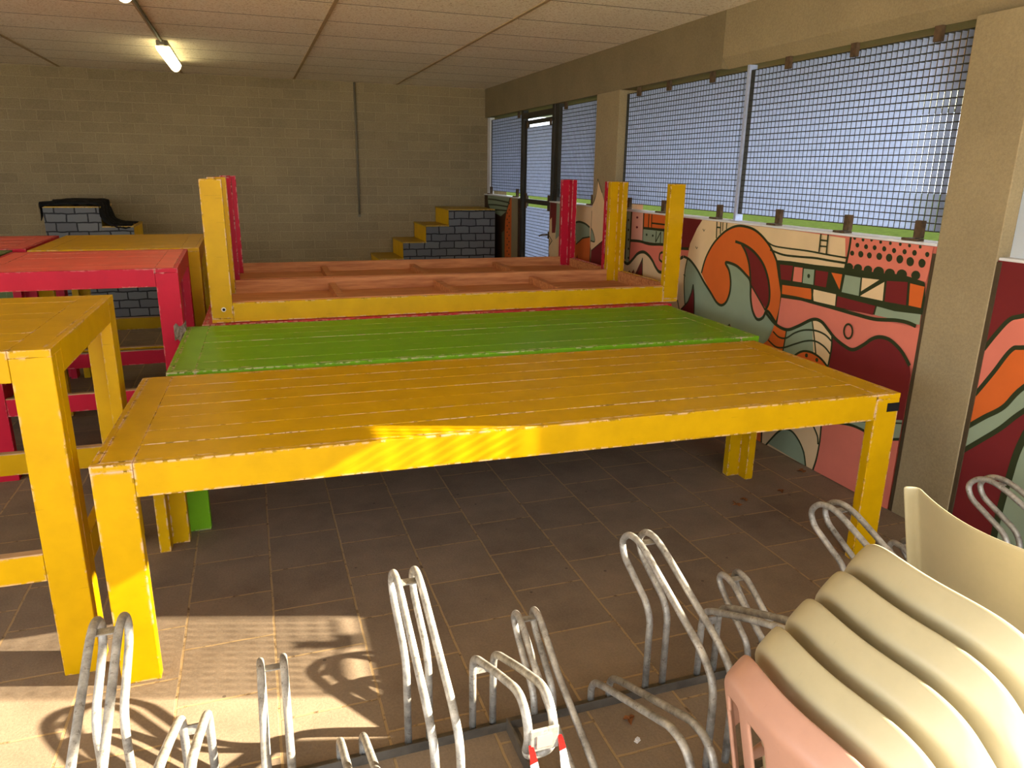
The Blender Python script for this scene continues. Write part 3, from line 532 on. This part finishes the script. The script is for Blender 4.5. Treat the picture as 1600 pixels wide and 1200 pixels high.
struct(box('floor_side', -30, -6.2, -1.3, 30, -.14, -.001, simple('side paving', (150, 142, 126), .9)))
# the outer shed wall stands free of the lawn further away

# ------------------------------------------------------------------ gratings
def grating(name, label, y0, y1, z0, z1, clamps_b=(), clamps_t=(), x=2.985, group=None, parent=None, pitch=.034):
    root = thing(name, label, 'grating', (x, (y0+y1)/2, z0), group=group) if parent is None else parent
    loc = Vector((x, (y0+y1)/2, z0)) if parent is None else Vector((0, 0, 0))
    mb = MB(); ny = max(1, round((y1-y0)/pitch)); nz = max(1, round((z1-z0)/pitch))
    def bx(a, b, c, d, e, f, mat): mb.box(a-loc.x, b-loc.x, c-loc.y, d-loc.y, e-loc.z, f-loc.z, mat)
    for i in range(1, ny):
        y = y0+(y1-y0)*i/ny; bx(x-.015, x+.015, y-.0012, y+.0012, z0, z1, STEEL); bx(x-.0170, x-.0153, y-.0015, y+.0015, z0, z1, STEELD)  # dark strip on each bar's room edge paints the shaded cell line
    for i in range(1, nz):
        z = z0+(z1-z0)*i/nz; bx(x-.0152, x+.004, y0, y1, z-.0021, z+.0021, STEELD)  # cross bars coloured dark to carry their shadow lines
    mb.build('grille', root)
    mb = MB()
    for a, b, c, d in ((y0-.004, y0, z0, z1), (y1, y1+.004, z0, z1), (y0-.004, y1+.004, z0-.004, z0), (y0-.004, y1+.004, z1, z1+.004)):
        bx(x-.017, x+.017, a, b, c, d, STEELD)
    mb.build('frame', root)
    for y in clamps_b:
        mb = MB(); bx(x-.045, x-.02, y-.02, y+.02, z0-.035, z0+.045, RUST); bx(x-.072, x-.02, y-.022, y+.06, z0-.0475, z0-.037, RUST); mb.build('clamp', root)
    for y in clamps_t:
        mb = MB(); bx(x-.04, x-.019, y-.02, y+.02, z1-.03, 2.25, RUST); mb.build('clamp', root)
    return root
grating('steel_grating', 'wide galvanised window grating beside the near concrete pillar', 2.545, 4.10, 1.365, 2.215, (2.68, 3.13, 3.68), (2.75, 3.25, 3.75))
grating('steel_grating', 'wide galvanised window grating in the same bay, left of its upright joint', 4.135, 5.715, 1.365, 2.215, (4.28, 5.0, 5.55), (4.5, 5.05, 5.5))
grating('steel_grating', 'narrow window grating between the far pillar and the mesh door', 6.18, 7.10, 1.365, 2.215, (6.25,), (6.95,))
grating('steel_grating', 'narrow window grating in the back corner beside the block wall', 8.20, 9.36, 1.365, 2.215, (8.3, 9.3), (8.3,))
grating('steel_grating', 'window grating in the nearest bay beside the frosted board', 1.15, 1.57, 1.365, 2.2, (1.43,), ())
mb = MB().box(2.955, 3.01, 4.106, 4.129, ZT, 2.25, STEEL); struct(mb.build('window_1'))
struct(box('window_2', 2.95, 3.01, 7.105, 7.185, ZT, 2.25, STEELD)); struct(box('window_3', 2.95, 3.01, 9.37, BY, ZT, 2.25, WHITE))
# mesh door in its steel frame
mb = MB()
for a, b in ((7.19, 7.235), (8.08, 8.145)): mb.box(2.93, 2.99, a, b, 0, 2.25, STEELD)
mb.box(2.93, 2.99, 7.235, 8.08, 2.16, 2.215, STEELD); struct(mb.build('door_1'))
door = struct(bpy.data.objects.new('door_2', None)); COL.objects.link(door); door.location = (0, 0, 0)
mb = MB()
for a, b, c, d in ((7.245, 7.285, .03, 2.14), (8.03, 8.07, .03, 2.14)): mb.box(2.955, 2.99, a, b, c, d, STEELD)
for c, d in ((.03, .08), (1.26, 1.31), (2.10, 2.14)): mb.box(2.955, 2.99, 7.285, 8.03, c, d, STEELD)
mb.build('door_frame', door)
for z0, z1 in ((.12, 1.225), (1.345, 2.07)):
    mb = MB()
    for i in range(0, 23): y = 7.29+.0333*i; mb.box(2.96, 2.985, y-.0012, y+.0012, z0, z1, STEEL)
    for i in range(0, int((z1-z0)/.034)+1): z = z0+.034*i; mb.box(2.958, 2.970, 7.29, 8.025, z-.0016, z+.0016, STEELD)  # door cross bars get the same painted-in shadow tone
    mb.build('grille', door)
MB().box(2.93, 2.955, 7.25, 7.275, .93, 1.0, RUST).tube([(2.94, 7.26, .97), (2.90, 7.26, .97), (2.885, 7.33, .965), (2.88, 7.38, .95)], .008, RUST, corner=.02).build('door_handle', door)
for z in (1.24, 1.34, 2.09): MB().box(2.94, 2.956, 7.30, 7.33, z-.03, z+.03, RUST).box(2.94, 2.956, 7.98, 8.01, z-.03, z+.03, RUST).build('clamp', door)

# ------------------------------------------------------------------ tables
def planks(mb, L, Wd, z0, z1, mat, border, n, seed):
    rnd = random.Random(seed); x0, x1 = -L/2, L/2
    mb.box(x0, x0+border, -Wd/2, Wd/2, z0, z1, mat, .0018); mb.box(x1-border, x1, -Wd/2, Wd/2, z0, z1, mat, .0018)
    w = Wd/n
    for i in range(n):
        dz = rnd.uniform(-.0008, .0004)
        mb.box(x0+border+.0006, x1-border-.0006, -Wd/2+w*i+.0005, -Wd/2+w*(i+1)-.0005, z0, z1+dz, mat, .0016)
def table(name, label, cat, loc, rz, L, Wd, H, mat, topmat=None, ap=.11, lw=.115, th=.045, stretch=None, flip=False, group=None, seed=1, tt=.022, n=7, leglen=None, bore=()):
    root = thing(name, label, cat, loc, rz, group, math.pi if flip else 0)
    topmat = topmat or mat
    mb = MB(); planks(mb, L-.0448, Wd-.0448, H-tt, H, topmat, lw-.0224, n, seed)
    mb.build('tabletop', root)
    mb = MB(); x0, x1, y0, y1 = -L/2, L/2, -Wd/2, Wd/2; a0, a1 = H-ap, H-tt-.0005
    for s in (-1, 1):
        ya, yb = (y0, y0+.022) if s < 0 else (y1-.022, y1)
        mb.box(x0+lw+.0008, x1-lw-.0008, ya, yb, a0, H, mat, .002)
        xa, xb = (x0, x0+.022) if s < 0 else (x1-.022, x1)
        mb.box(xa, xb, y0+lw+.0008, y1-lw-.0008, a0, H, mat, .002)
    mb.build('apron', root)
    mb = MB()                                                     # raw inner rails and joists
    for s in (-1, 1):
        ya, yb = (y0+.0225, y0+.05) if s < 0 else (y1-.05, y1-.0225)
        mb.box(x0+lw, x1-lw, ya, yb, a0-.004, a1, WOOD, .001)
        xa, xb = (x0+.0225, x0+.05) if s < 0 else (x1-.05, x1-.0225)
        mb.box(xa, xb, y0+lw, y1-lw, a0+.004, a1, WOOD, .001)
    k = max(1, int(L/.62))
    for i in range(1, k): xx = x0+L*i/k; mb.box(xx-.022, xx+.022, y0+.051, y1-.051, a0+.03, a1, WOOD, .001)
    mb.box(x0+.05, x1-.05, y0+.051, y1-.051, H-tt-.0035, H-tt-.0004, WOOD)
    mb.build('underframe', root)
    for sx in (-1, 1):
        for sy in (-1, 1):
            mb = MB()
            X0, X1 = (x0, x0+lw) if sx < 0 else (x1-lw, x1)
            Y0, Y1 = (y0, y0+th) if sy < 0 else (y1-th, y1)
            mb.box(X0, X1, Y0, Y1, 0, a1, mat, .003)               # board facing the long side
            Xa, Xb = (x0, x0+th) if sx < 0 else (x1-th, x1)
            Ya, Yb = (y0+th+.0005, y0+lw) if sy < 0 else (y1-lw, y1-th-.0005)
            mb.box(Xa, Xb, Ya, Yb, 0, a1, mat, .003)               # board facing the short side
            oy = (Y0, y0+.022) if sy < 0 else (y1-.022, Y1)
            mb.box(X0, X1, oy[0], oy[1], a1, H, mat, .001)
            ox = (Xa, x0+.022) if sx < 0 else (x1-.022, Xb)
            iy = (y0+.0222, y0+lw) if sy < 0 else (y1-lw, y1-.0222)
            mb.box(ox[0], ox[1], iy[0], iy[1], a1, H, mat, .001)
            mb.build('leg', root)
    if stretch:
        z0, z1 = stretch
        for s in (-1, 1):
            ya, yb = (y0, y0+.035) if s < 0 else (y1-.035, y1)
            mb = MB().box(x0+lw+.001, x1-lw-.001, ya+.001, yb, z0, z1-.004, mat, .002).box(x0+lw+.001, x1-lw-.001, ya+.002, yb-.001, z1-.004, z1, WOODL); mb.build('stretcher', root)
            xa, xb = (x0, x0+.035) if s < 0 else (x1-.035, x1)
            mb = MB().box(xa+.001, xb, y0+lw+.001, y1-lw-.001, z0, z1-.004, mat, .002); mb.build('stretcher', root)
    return root
def place(cx0, cy0, rz, L, Wd):          # centre of a table from its near left corner
    c, s = math.cos(rz), math.sin(rz); return (cx0+c*L/2-s*Wd/2, cy0+s*L/2+c*Wd/2)
def low(label, corner, deg, mat, seed, L=2.97, Wd=1.0, H=.752, flip=False, z=0, **k):
    rz = math.radians(deg); x, y = place(corner[0], corner[1], rz, L, Wd)
    return table('picnic_table', label, 'table', (x, y, z+(H if flip else 0)), rz, L, Wd, H, mat, flip=flip, seed=seed, **k)
tb = low('long yellow painted table in front of the bicycle rack, black patch on its right corner', (-.503, 2.283), -1.65, YEL, 1)
MB().box(1.425, 1.4865, -.5015, -.499, .675, .712, BLACK).box(1.4845, 1.4866, -.5, -.44, .675, .712, BLACK).build('corner_patch', tb)  # flat black patch at the front right corner
low('long green painted table between two yellow ones', (-.392, 3.335), -1.0, GRN, 2, L=2.985)
low('long pink painted table buried under the upside-down yellow table', (-.30, 4.375), -.9, PNK2, 3, L=2.97, H=.750)
ty = low('yellow painted table lying upside down with legs in the air', (-.248, 4.405), -.2, YEL, 4, L=3.0, Wd=.93, H=.785, flip=True, z=.752)
low('pink painted table lying upside down behind the upturned yellow one', (-.215, 5.41), -1.0, PNK2, 5, L=2.98, Wd=.98, H=.785, ap=.10, flip=True, z=.752)
low('long pink table under the upturned pink table, mostly hidden behind it', (-.27, 5.44), -1.5, PNK2, 6, L=2.97, H=.750)
BT = dict(ap=.095, lw=.11, stretch=(.35, .445), n=8)
def bar(label, corner, deg, mat, seed, L=.98, Wd=1.0, top=None):
    rz = math.radians(deg); x, y = place(corner[0], corner[1], rz, L, Wd)
    return table('bar_table', label, 'bar table', (x, y, 0), rz, L, Wd, 1.0875, mat, topmat=top, seed=seed, **BT)
bar('tall yellow bar table at the left edge, nearest the camera', (-.705-.85, 2.40), -.8, YEL2, 11)
tp = bar('tall pink bar table behind the nearest yellow one', (-.402-.96, 4.215), 1.0, PNK, 12, top=PNKT)
bar('tall yellow bar table behind the pink one', (-.345-.97, 5.30), .3, YEL2, 13, Wd=1.12)
bar('tall green bar table at the far left', (-2.36, 4.34), 1, GRN2, 14, L=.97)
bar('tall pink bar table at the back left, beside the far yellow one', (-2.33, 5.40), 1, PNK, 15, top=PNKT)

mb = MB(); BW = simple('worn white rim', (214, 200, 180), .7)
for dx, dz, r, mm in ((0, 0, .013, BW), (.001, .001, .008, BLACK)):
    vs = [mb.bm.verts.new((-1.5+.066+dx+r*math.cos(a*math.pi/6), .4655+.0004*(r < .01), .785-.075+dz+r*math.sin(a*math.pi/6))) for a in range(12)]
    f = mb.bm.faces.new(vs); f.material_index = mb.mi(mm)
mb.build('bolt_hole', ty)
mb = MB(); TG = simple('grubby grey tape', (120, 104, 88), .7, 0, .3, 30, .5); mb.mi(TG); rows = []
for i in range(9):                                                  # crumpled tape round the leg corner
    t_ = i/8; row = []
    for j in range(7):
        z = .70+.085*j/6+.012*math.sin(i*2.1+j); 
        p = (.49-.05+.055*min(1, t_*2), -.5-.006-.004*math.sin(i*3+j*2)) if t_ < .5 else (.496+.005*math.sin(i*2+j*3), -.505+.09*(t_-.5)*2)
        row.append(mb.bm.verts.new((p[0], p[1], z)))
    rows.append(row)
for i in range(8):
    for j in range(6): mb.bm.faces.new((rows[i][j], rows[i+1][j], rows[i+1][j+1], rows[i][j+1]))
o = mb.build('tape_wrap', tp); o.modifiers.new('s', 'SOLIDIFY').thickness = .003; o['label'] = 'crumpled grey tape'

# ------------------------------------------------------------------ painted stair blocks
def painted_brick():
    t = NT('grey boards with painted black brick pattern'); tc = t.n('TexCoord'); sx = t.n('SeparateXYZ'); t.link(tc.outputs['Object'], sx.inputs[0])
    cb = t.n('CombineXYZ'); t.link(t.math('ADD', sx.outputs['X'], sx.outputs['Y']), cb.inputs[0]); t.link(sx.outputs['Z'], cb.inputs[1])
    wv = t.n('VectorMath', operation='MULTIPLY_ADD'); t.link(t.n('TexNoise', {'Vector': cb.outputs[0], 'Scale': 9.0}).outputs['Color'], wv.inputs[0]); wv.inputs[1].default_value = (.03, .022, 0); t.link(cb.outputs[0], wv.inputs[2])
    br = t.n('TexBrick', {'Vector': wv.outputs[0], 'Color1': lin((104, 104, 102)), 'Color2': lin((84, 84, 84)), 'Mortar': lin((14, 12, 12)), 'Scale': 1.0, 'Mortar Size': .007, 'Mortar Smooth': .05, 'Brick Width': .185, 'Row Height': .088, 'Bias': 0.0}); br.offset = .45
    t.base(br.outputs['Color']); return t.set(.7)
PBR = painted_brick(); TREAD = paint('olive yellow tread', (176, 142, 44), wear=.2); YELD = paint('yellow riser', (222, 176, 12), wear=.2)
def stair(label, xt, y0, y1, top, rise, run, width, direction):
    """xt: x of the top riser; the flight goes down towards -x (direction -1) or +x (+1)"""
    root = thing('stair_block', label, 'stairs', (xt, (y0+y1)/2, 0)); n = int(top/rise+.5); h = (y1-y0)/2; d = direction
    prof = [(-d*width, 0), (-d*width, top)]
    for i in range(n): prof += [(d*run*i, top-rise*i), (d*run*i, top-rise*(i+1))]
    prof[-1] = (prof[-1][0], 0)
    for s in (-1, 1):
        mb = MB(); a, b = (h-.018, h) if s > 0 else (-h, -h+.018)
        va = [mb.bm.verts.new((x, a, max(z, 0))) for x, z in prof]; vb = [mb.bm.verts.new((x, b, max(z, 0))) for x, z in prof]
        mb.mi(PBR); mb.bm.faces.new(va); mb.bm.faces.new(vb[::-1])
        for k in range(len(prof)): mb.bm.faces.new((va[k], va[(k+1) % len(prof)], vb[(k+1) % len(prof)], vb[k]))
        mb.build('side_panel', root)
    for i in range(n):
        x = d*run*i; z = top-rise*i; xs = (-d*width if i == 0 else d*run*(i-1))
        a, b = sorted((xs, x+d*.006)); box('tread', a, b, -h-.004, h+.004, z, z+.012, TREAD, root)
        a, b = sorted((x-d*.016, x+d*.001)); box('riser', a, b, -h+.0185, h-.0185, max(z-rise+.0125, .001), z-.0005, YELD, root)
    a, b = sorted((-d*width, -d*(width-.018))); box('end_panel', a, b, -h+.0185, h-.0185, .001, top-.001, PBR, root)
    return root
stair('grey painted brick stair block with yellow risers in the far right corner', 2.25, 8.76, 9.46, 1.145, .19, .28, .58, -1)
stair('grey painted brick stair block at the left of the back wall, black cloth over it', -1.42, 8.5, 9.2, 1.19, .195, .285, .50, 1)
mb = MB()                                                          # black cloth
path = [(-1.945, 1.10), (-1.95, 1.20), (-1.90, 1.222), (-1.7, 1.235), (-1.55, 1.232), (-1.46, 1.235), (-1.415, 1.22), (-1.405, 1.14), (-1.385, 1.07), (-1.33, 1.035), (-1.25, 1.018), (-1.15, 1.016)]
nx, ny = 44, 16; g = []
PP = spline(path, False, 4); 
for i, p in enumerate(PP):
    row = []
    for j in range(ny+1):
        v = j/ny; u = i/len(PP)
        y = 8.485+v*(.62-.25*max(0, u-.5)); z = p[1]+.012*abs(math.sin(i*.9+j*1.1))+.018*max(0, math.sin(v*7+u*5))*(1 if .1 < u < .95 else .3)
        x = p[0]+.015*math.sin(j*1.3+i*.4)
        if j == 0: z -= .035
        row.append(mb.bm.verts.new((x, y, z)))
    g.append(row)
mb.mi(BLACK)
for i in range(len(g)-1):
    for j in range(ny): mb.bm.faces.new((g[i][j], g[i+1][j], g[i+1][j+1], g[i][j+1])).smooth = True
cl = mb.build('cloth'); md = cl.modifiers.new('solid', 'SOLIDIFY'); md.thickness = .006; md.offset = 1
tag(cl, 'black crumpled cloth draped over the left stair block', 'cloth')

# ------------------------------------------------------------------ bicycle rack
rack = thing('bicycle_rack', 'galvanised bicycle rack with high and low wheel hoops in front of the tables', 'bicycle rack', (0, 1.735, 0))
PRO = {
 'H': [(0, .02), (0, .265), (.03, .31), (.185, .385), (.21, .43), (.175, .475), (.12, .487), (.06, .475), (-.27, .345), (-.33, .30), (-.345, .24), (-.345, .02)],
 'L1': [(0, .02), (0, .225), (-.01, .262), (-.05, .29), (-.22, .370), (-.36, .43), (-.405, .435), (-.44, .41), (-.455, .365), (-.442, .325)],
 'M': [(-.01, .02), (0, .09), (.15, .19), (.19, .232), (.175, .262), (.12, .262), (-.03, .172), (-.28, .075), (-.345, .04)],
 'L2': [(0, .02), (0, .065), (-.02, .098), (-.07, .125), (-.44, .283), (-.50, .283), (-.54, .25), (-.555, .17), (-.555, .02)]}
SEQ = ['H', 'L1', 'M', 'L2']; xh = .313
for k in range(-8, 13):
    typ = SEQ[k % 4]; x = xh+.1915*k; gap = .062
    if x > 2.75 or x < -1.3: continue
    mb = MB()
    for dx in (0, gap): mb.tube([(x+dx, s, z) for s, z in PRO[typ]], .0108, GALV, 12, .035)
    hoop = mb.build('wheel_hoop', rack)
    mb = MB()
    if typ == 'H': mb.box(x+.006, x+gap-.006, .095, .125, .47, .474, GALV); mb.build('spacer', hoop)
    elif typ == 'L1':
        mb.box(x+.006, x+gap-.006, -.004, .002, .205, .232, GALV); mb.build('spacer', hoop)
        mb = MB().tube([(x, -.442, .325), (x+.006, -.432, .30), (x+gap/2, -.426, .29), (x+gap-.006, -.432, .30), (x+gap, -.442, .325)], .0108, GALV, 12, .02)
        mb.box(x-.004, x+gap+.004, -.474, -.467, .343, .402, GALV, .003); mb.build('end_plate', hoop)
        if k == 1:
            MB().box(x+.012, x+gap-.012, -.4760, -.4745, .354, .386, simple('faded pink sticker', (226, 150, 130), .5)).build('sticker', hoop)
    elif typ == 'M': mb.box(x+.006, x+gap-.006, .13, .155, .25, .254, GALV); mb.build('spacer', hoop)
mb = MB().box(-1.35, 2.8, -.022, .022, 0, .0045, GALVD).box(-1.35, 2.8, -.022, -.018, .0045, .03, GALVD); mb.build('rail', rack)
mb = MB().box(-1.35, 2.8, -.40, -.36, 0, .004, GALVD).box(-1.35, 2.8, -.404, -.40, 0, .03, GALVD); mb.build('rail', rack)
for x in (.605, 2.02, -.93): MB().box(x-.003, x+.003, -.36, -.022, .0, .045, GALVD).box(x+.003, x+.032, -.36, -.022, 0, .005, GALVD).build('cross_bar', rack)
for x in (.545, ): MB().tube([(x, -.52, .02), (x, -.50, .17), (x+.0, -.44, .20), (x+.05, -.36, .16), (x+.06, -.33, .02)], .0115, GALV, 12, .03).build('wheel_hoop', rack)
# red and white barrier tape tied to the low hoop
RED = simple('red tape', (225, 24, 20), .35, 0, .05); WHT = simple('white tape', (240, 236, 228), .35, 0, .03)
def ribbon(mb, P, w, t=.0006, seglen=.07):
    Q = spline([(p[1], p[2]) for p in P], False, 8); X = [P[0][0]+(P[-1][0]-P[0][0])*i/(len(Q)-1) for i in range(len(Q))]; L = 0; prev = None
    for i, (q, x) in enumerate(zip(Q, X)):
        ww = w*(.35+.65*min(1, i/8)); tw = .25*math.sin(i*.35)
        a = Vector((x-ww/2*math.cos(tw), q[0]-ww/2*math.sin(tw), q[1])); b = Vector((x+ww/2*math.cos(tw), q[0]+ww/2*math.sin(tw), q[1]))
        if prev:
            L += (a-prev[0]).length; mat = RED if int((L+.02)/seglen) % 2 == 0 else WHT
            mb.quad((prev[0], prev[1], b, a), mat)
        prev = (a, b)
for nm, lab, P in (('barrier_tape', 'red and white barrier tape strip on the left side of the low rack hoop', [(.502, 1.262, .365), (.510, 1.250, .28), (.525, 1.235, .14), (.535, 1.20, .01)]),
                   ('barrier_tape', 'red and white barrier tape strip on the right side of the low rack hoop', [(.572, 1.262, .375), (.585, 1.250, .28), (.600, 1.235, .14), (.615, 1.20, .01)])):
    mb = MB(); ribbon(mb, P, .026); o = mb.build(nm, recalc=False); sm = o.modifiers.new('s', 'SOLIDIFY'); sm.thickness = .0006
    tag(o, lab, 'tape', 'barrier tape strips')

# ------------------------------------------------------------------ plastic chairs
def sheet(name, parent, fn, nu, nv, mat, thick=.006, skip=None, sub=1):
    mb = MB(); mb.mi(mat); V = [[mb.bm.verts.new(fn(i/nu, j/nv)) for j in range(nv+1)] for i in range(nu+1)]
    for i in range(nu):
        for j in range(nv):
            if skip and skip((i+.5)/nu, (j+.5)/nv): continue
            mb.bm.faces.new((V[i][j], V[i+1][j], V[i+1][j+1], V[i][j+1])).smooth = True
    for v in [v for v in mb.bm.verts if not v.link_faces]: mb.bm.verts.remove(v)
    o = mb.build(name, parent); m1 = o.modifiers.new('solid', 'SOLIDIFY'); m1.thickness = thick; m1.offset = 0
    m2 = o.modifiers.new('sub', 'SUBSURF'); m2.levels = m2.render_levels = sub; return o
def chair(label, mat, loc, rz=0, group=None, square=False, slots=True, W=.47, top=.835):
    root = thing('plastic_chair', label, 'chair', loc, rz, group); zb = .40
    def back(u, v):
        a = 2*u-1 if square else math.sin(math.pi/2*(2*u-1)); au = abs(a); w0 = W/2
        if square: zt = top-.004*math.cos(a*3); wz = w0
        else: zt = top-.22*(1-max(0, 1-au**4.2)**(1/2.8)); wz = w0
        z = zb+(zt-zb)*v; hh = (z-zb)/(top-zb)
        w = wz*(1.06-.10*hh) if not square else wz*(1.0)
        y = a*w; x = -.10*(1-hh)*-1 - .045*(1-a*a)*(1 if not square else 1.3)
        roll = max(0, au-.90)/.10
        if square: x -= .05*roll**.8 if roll > 0 else 0; y -= math.copysign(.012*roll, a)
        else: x += .012*max(0, (au-.90)/.10); x += .040*max(0, (v-.915)/.085)
        return (x, y, z)
    def hole(u, v):
        a = abs(math.sin(math.pi/2*(2*u-1)))
        if not slots: return False
        return .10 < v < .80-.10*(a > .8) and (.86 > a > .52 or .36 > a > .16)
    nu, nv = 44, 34
    sheet('backrest', root, back, nu, nv, mat, .007, hole)
    def seat(u, v):
        a = 2*u-1; w = .21+.015*v; x = .02+.42*v
        z = .405+.03*v-.016*(1-a*a)*(1-v*.6)+.02*abs(a)**4; 
        if v > .92: z -= .035*((v-.92)/.08)
        return (x+.06*(1-v), a*w, z)
    sheet('seat', root, seat, 14, 12, mat, .007)
    for s in ((-1, 1) if not square else ()):
        def arm(u, v, s=s):
            # sweeps from the back edge forward, widens, then turns down into the front leg
            t = u; x = .075+.345*t; y = s*(W/2-.03+.055*math.sin(t*math.pi*.6)+.045*(v-.5)*min(1, .3+t*2)); z = .56-.02*t-.012*abs(v-.5)*2
            return (x, y, z)
        sheet('armrest', root, arm, 12, 4, mat, .008)
        def fleg(u, v, s=s):
            z = .56-.545*u; w = .045-.012*u; x = .42+.045*u; y = s*(W/2+.02+.02*u)
            return (x-w*(1-v)+.012*math.sin(v*math.pi), y+s*.012*math.sin(v*math.pi), z)
        sheet('leg', root, fleg, 10, 4, mat, .007)
        def rleg(u, v, s=s):
            z = .42-.405*u; w = .05-.014*u; x = .08-.075*u; y = s*(.215+.03*u)
            return (x+w*v, y+s*.014*math.sin(v*math.pi), z)
        sheet('leg', root, rleg, 8, 4, mat, .007)
    return root
labs = ['faded pinkish plastic chair, lowest and nearest of the nested stack', 'cream plastic chair with slotted back, second from the pinkish one in the stack',
        'cream plastic chair, middle of the nested stack', 'cream plastic chair, second from the far end of the nested stack', 'cream plastic chair, topmost of the stack with a sunlit rim']
for i, lb in enumerate(labs):
    chair(lb, PINKP if i == 0 else CREAMP, (.722+.062*i, .737+.003*i, .041*i), 0, 'nested stack of plastic chairs', slots=i < 2, W=.415)
chair('cream plastic chair with a plain square back, behind the nested stack', CREAMP, (1.64, 1.14, 0), math.radians(-3), None, True, False, .48, top=.80)

# ------------------------------------------------------------------ lamps and conduits
EM = NT('glowing lamp diffuser'); EM.base((.9, .85, .6, 1)); EM.b.inputs['Emission Color'].default_value = (1, .86, .46, 1); EM.b.inputs['Emission Strength'].default_value = 3.8; EM.set(.4)
def lamp(label, y0, y1):
    r = thing('fluorescent_lamp', label, 'lamp', (-.575, (y0+y1)/2, CZ)); L = (y1-y0)/2
    mb = MB().box(-.045, .045, -L, L, -.045, 0, GREYM, .006); mb.build('housing', r)
    mb = MB(); n = 10; pr_ = [(-.055+.11*i/n, -.046-.062*math.sin(math.pi*i/n)**.6) for i in range(n+1)]
    rings = []
    for y, k in ((-L+.0, .55), (-L+.03, 1), (L-.03, 1), (L, .55)):
        rings.append([mb.bm.verts.new((x*(.8+.2*k), y, -.046+(z+.046)*k)) for x, z in pr_])
    mb.mi(EM.m)
    for a, b in zip(rings, rings[1:]):
        for i in range(n): mb.bm.faces.new((a[i], a[i+1], b[i+1], b[i])).smooth = True
    mb.bm.faces.new(rings[0]); mb.bm.faces.new(rings[-1][::-1]); mb.build('diffuser', r)
    MB().box(-.02, .02, -L-.035, -L-.001, -.04, -.005, GREYM, .004).build('end_cap', r)
lamp('glowing fluorescent ceiling lamp near the back wall', 7.15, 8.42)
lamp('glowing fluorescent ceiling lamp cut by the top edge of the view', 3.85, 5.10)
mb = MB().tube([(-.575, 5.12, CZ-.012), (-.575, 7.10, CZ-.012)], .010, GREYM); tag(mb.build('conduit'), 'thin grey cable conduit on the ceiling between the two lamps', 'conduit')
c = thing('conduit', 'grey vertical cable conduit on the back block wall', 'conduit', (1.285, BY-.018, 1.06))
MB().tube([(0, 0, 0), (0, 0, 1.53)], .012, GREYM).build('pipe', c); MB().box(-.014, .014, -.006, .017, -.03, 0, GREYM).build('clip', c)

# ------------------------------------------------------------------ leaves and litter
LEAF = simple('dry brown leaf', (120, 72, 34), .7, 0, .3, 60)
def leaf(label, x, y, s, rz, crumple=.25):
    mb = MB(); mb.mi(LEAF); n = 12; c0 = mb.bm.verts.new((0, 0, .006)); R = []
    for i in range(n):
        a = 2*math.pi*i/n; rr = s*(.5+.22*math.cos(3*a)+.1*math.sin(5*a)); R.append(mb.bm.verts.new((rr*math.cos(a), rr*math.sin(a)*.8, .003+s*crumple*abs(math.sin(a*1.5+s*90)))))
    for i in range(n): mb.bm.faces.new((c0, R[i], R[(i+1) % n]))
    o = mb.build('leaf'); o.location = (x, y, .001); o.rotation_euler = (0, 0, rz); md = o.modifiers.new('s', 'SOLIDIFY'); md.thickness = .001
    tag(o, label, 'leaf', 'dry leaves on the paving')
leaf('orange-brown dry leaf on the paving inside the bicycle rack', .971, 1.635, .035, .4)
leaf('dry leaf on the paving under the right end of the front yellow table', 2.20, 2.82, .045, 1.4)
leaf('smaller dry leaf beside the larger one under the right end of the front table', 2.28, 2.86, .035, 2.4)
leaf('dry leaf between the front table leg and the painted wall', 2.53, 2.89, .035, .2)
leaf('dry leaf lying against the foot of the painted wall', 2.82, 3.08, .045, 2.9)
mb = MB().box(-.009, .009, -.006, .006, 0, .002, WHITE).box(-.002, .011, -.002, .007, .002, .005, WHITE); o = mb.build('paper_scrap'); o.location = (.954, 1.553, .0005); o.rotation_euler = (0, 0, .5)
tag(o, 'tiny white paper scrap on the paving inside the bicycle rack', 'litter')
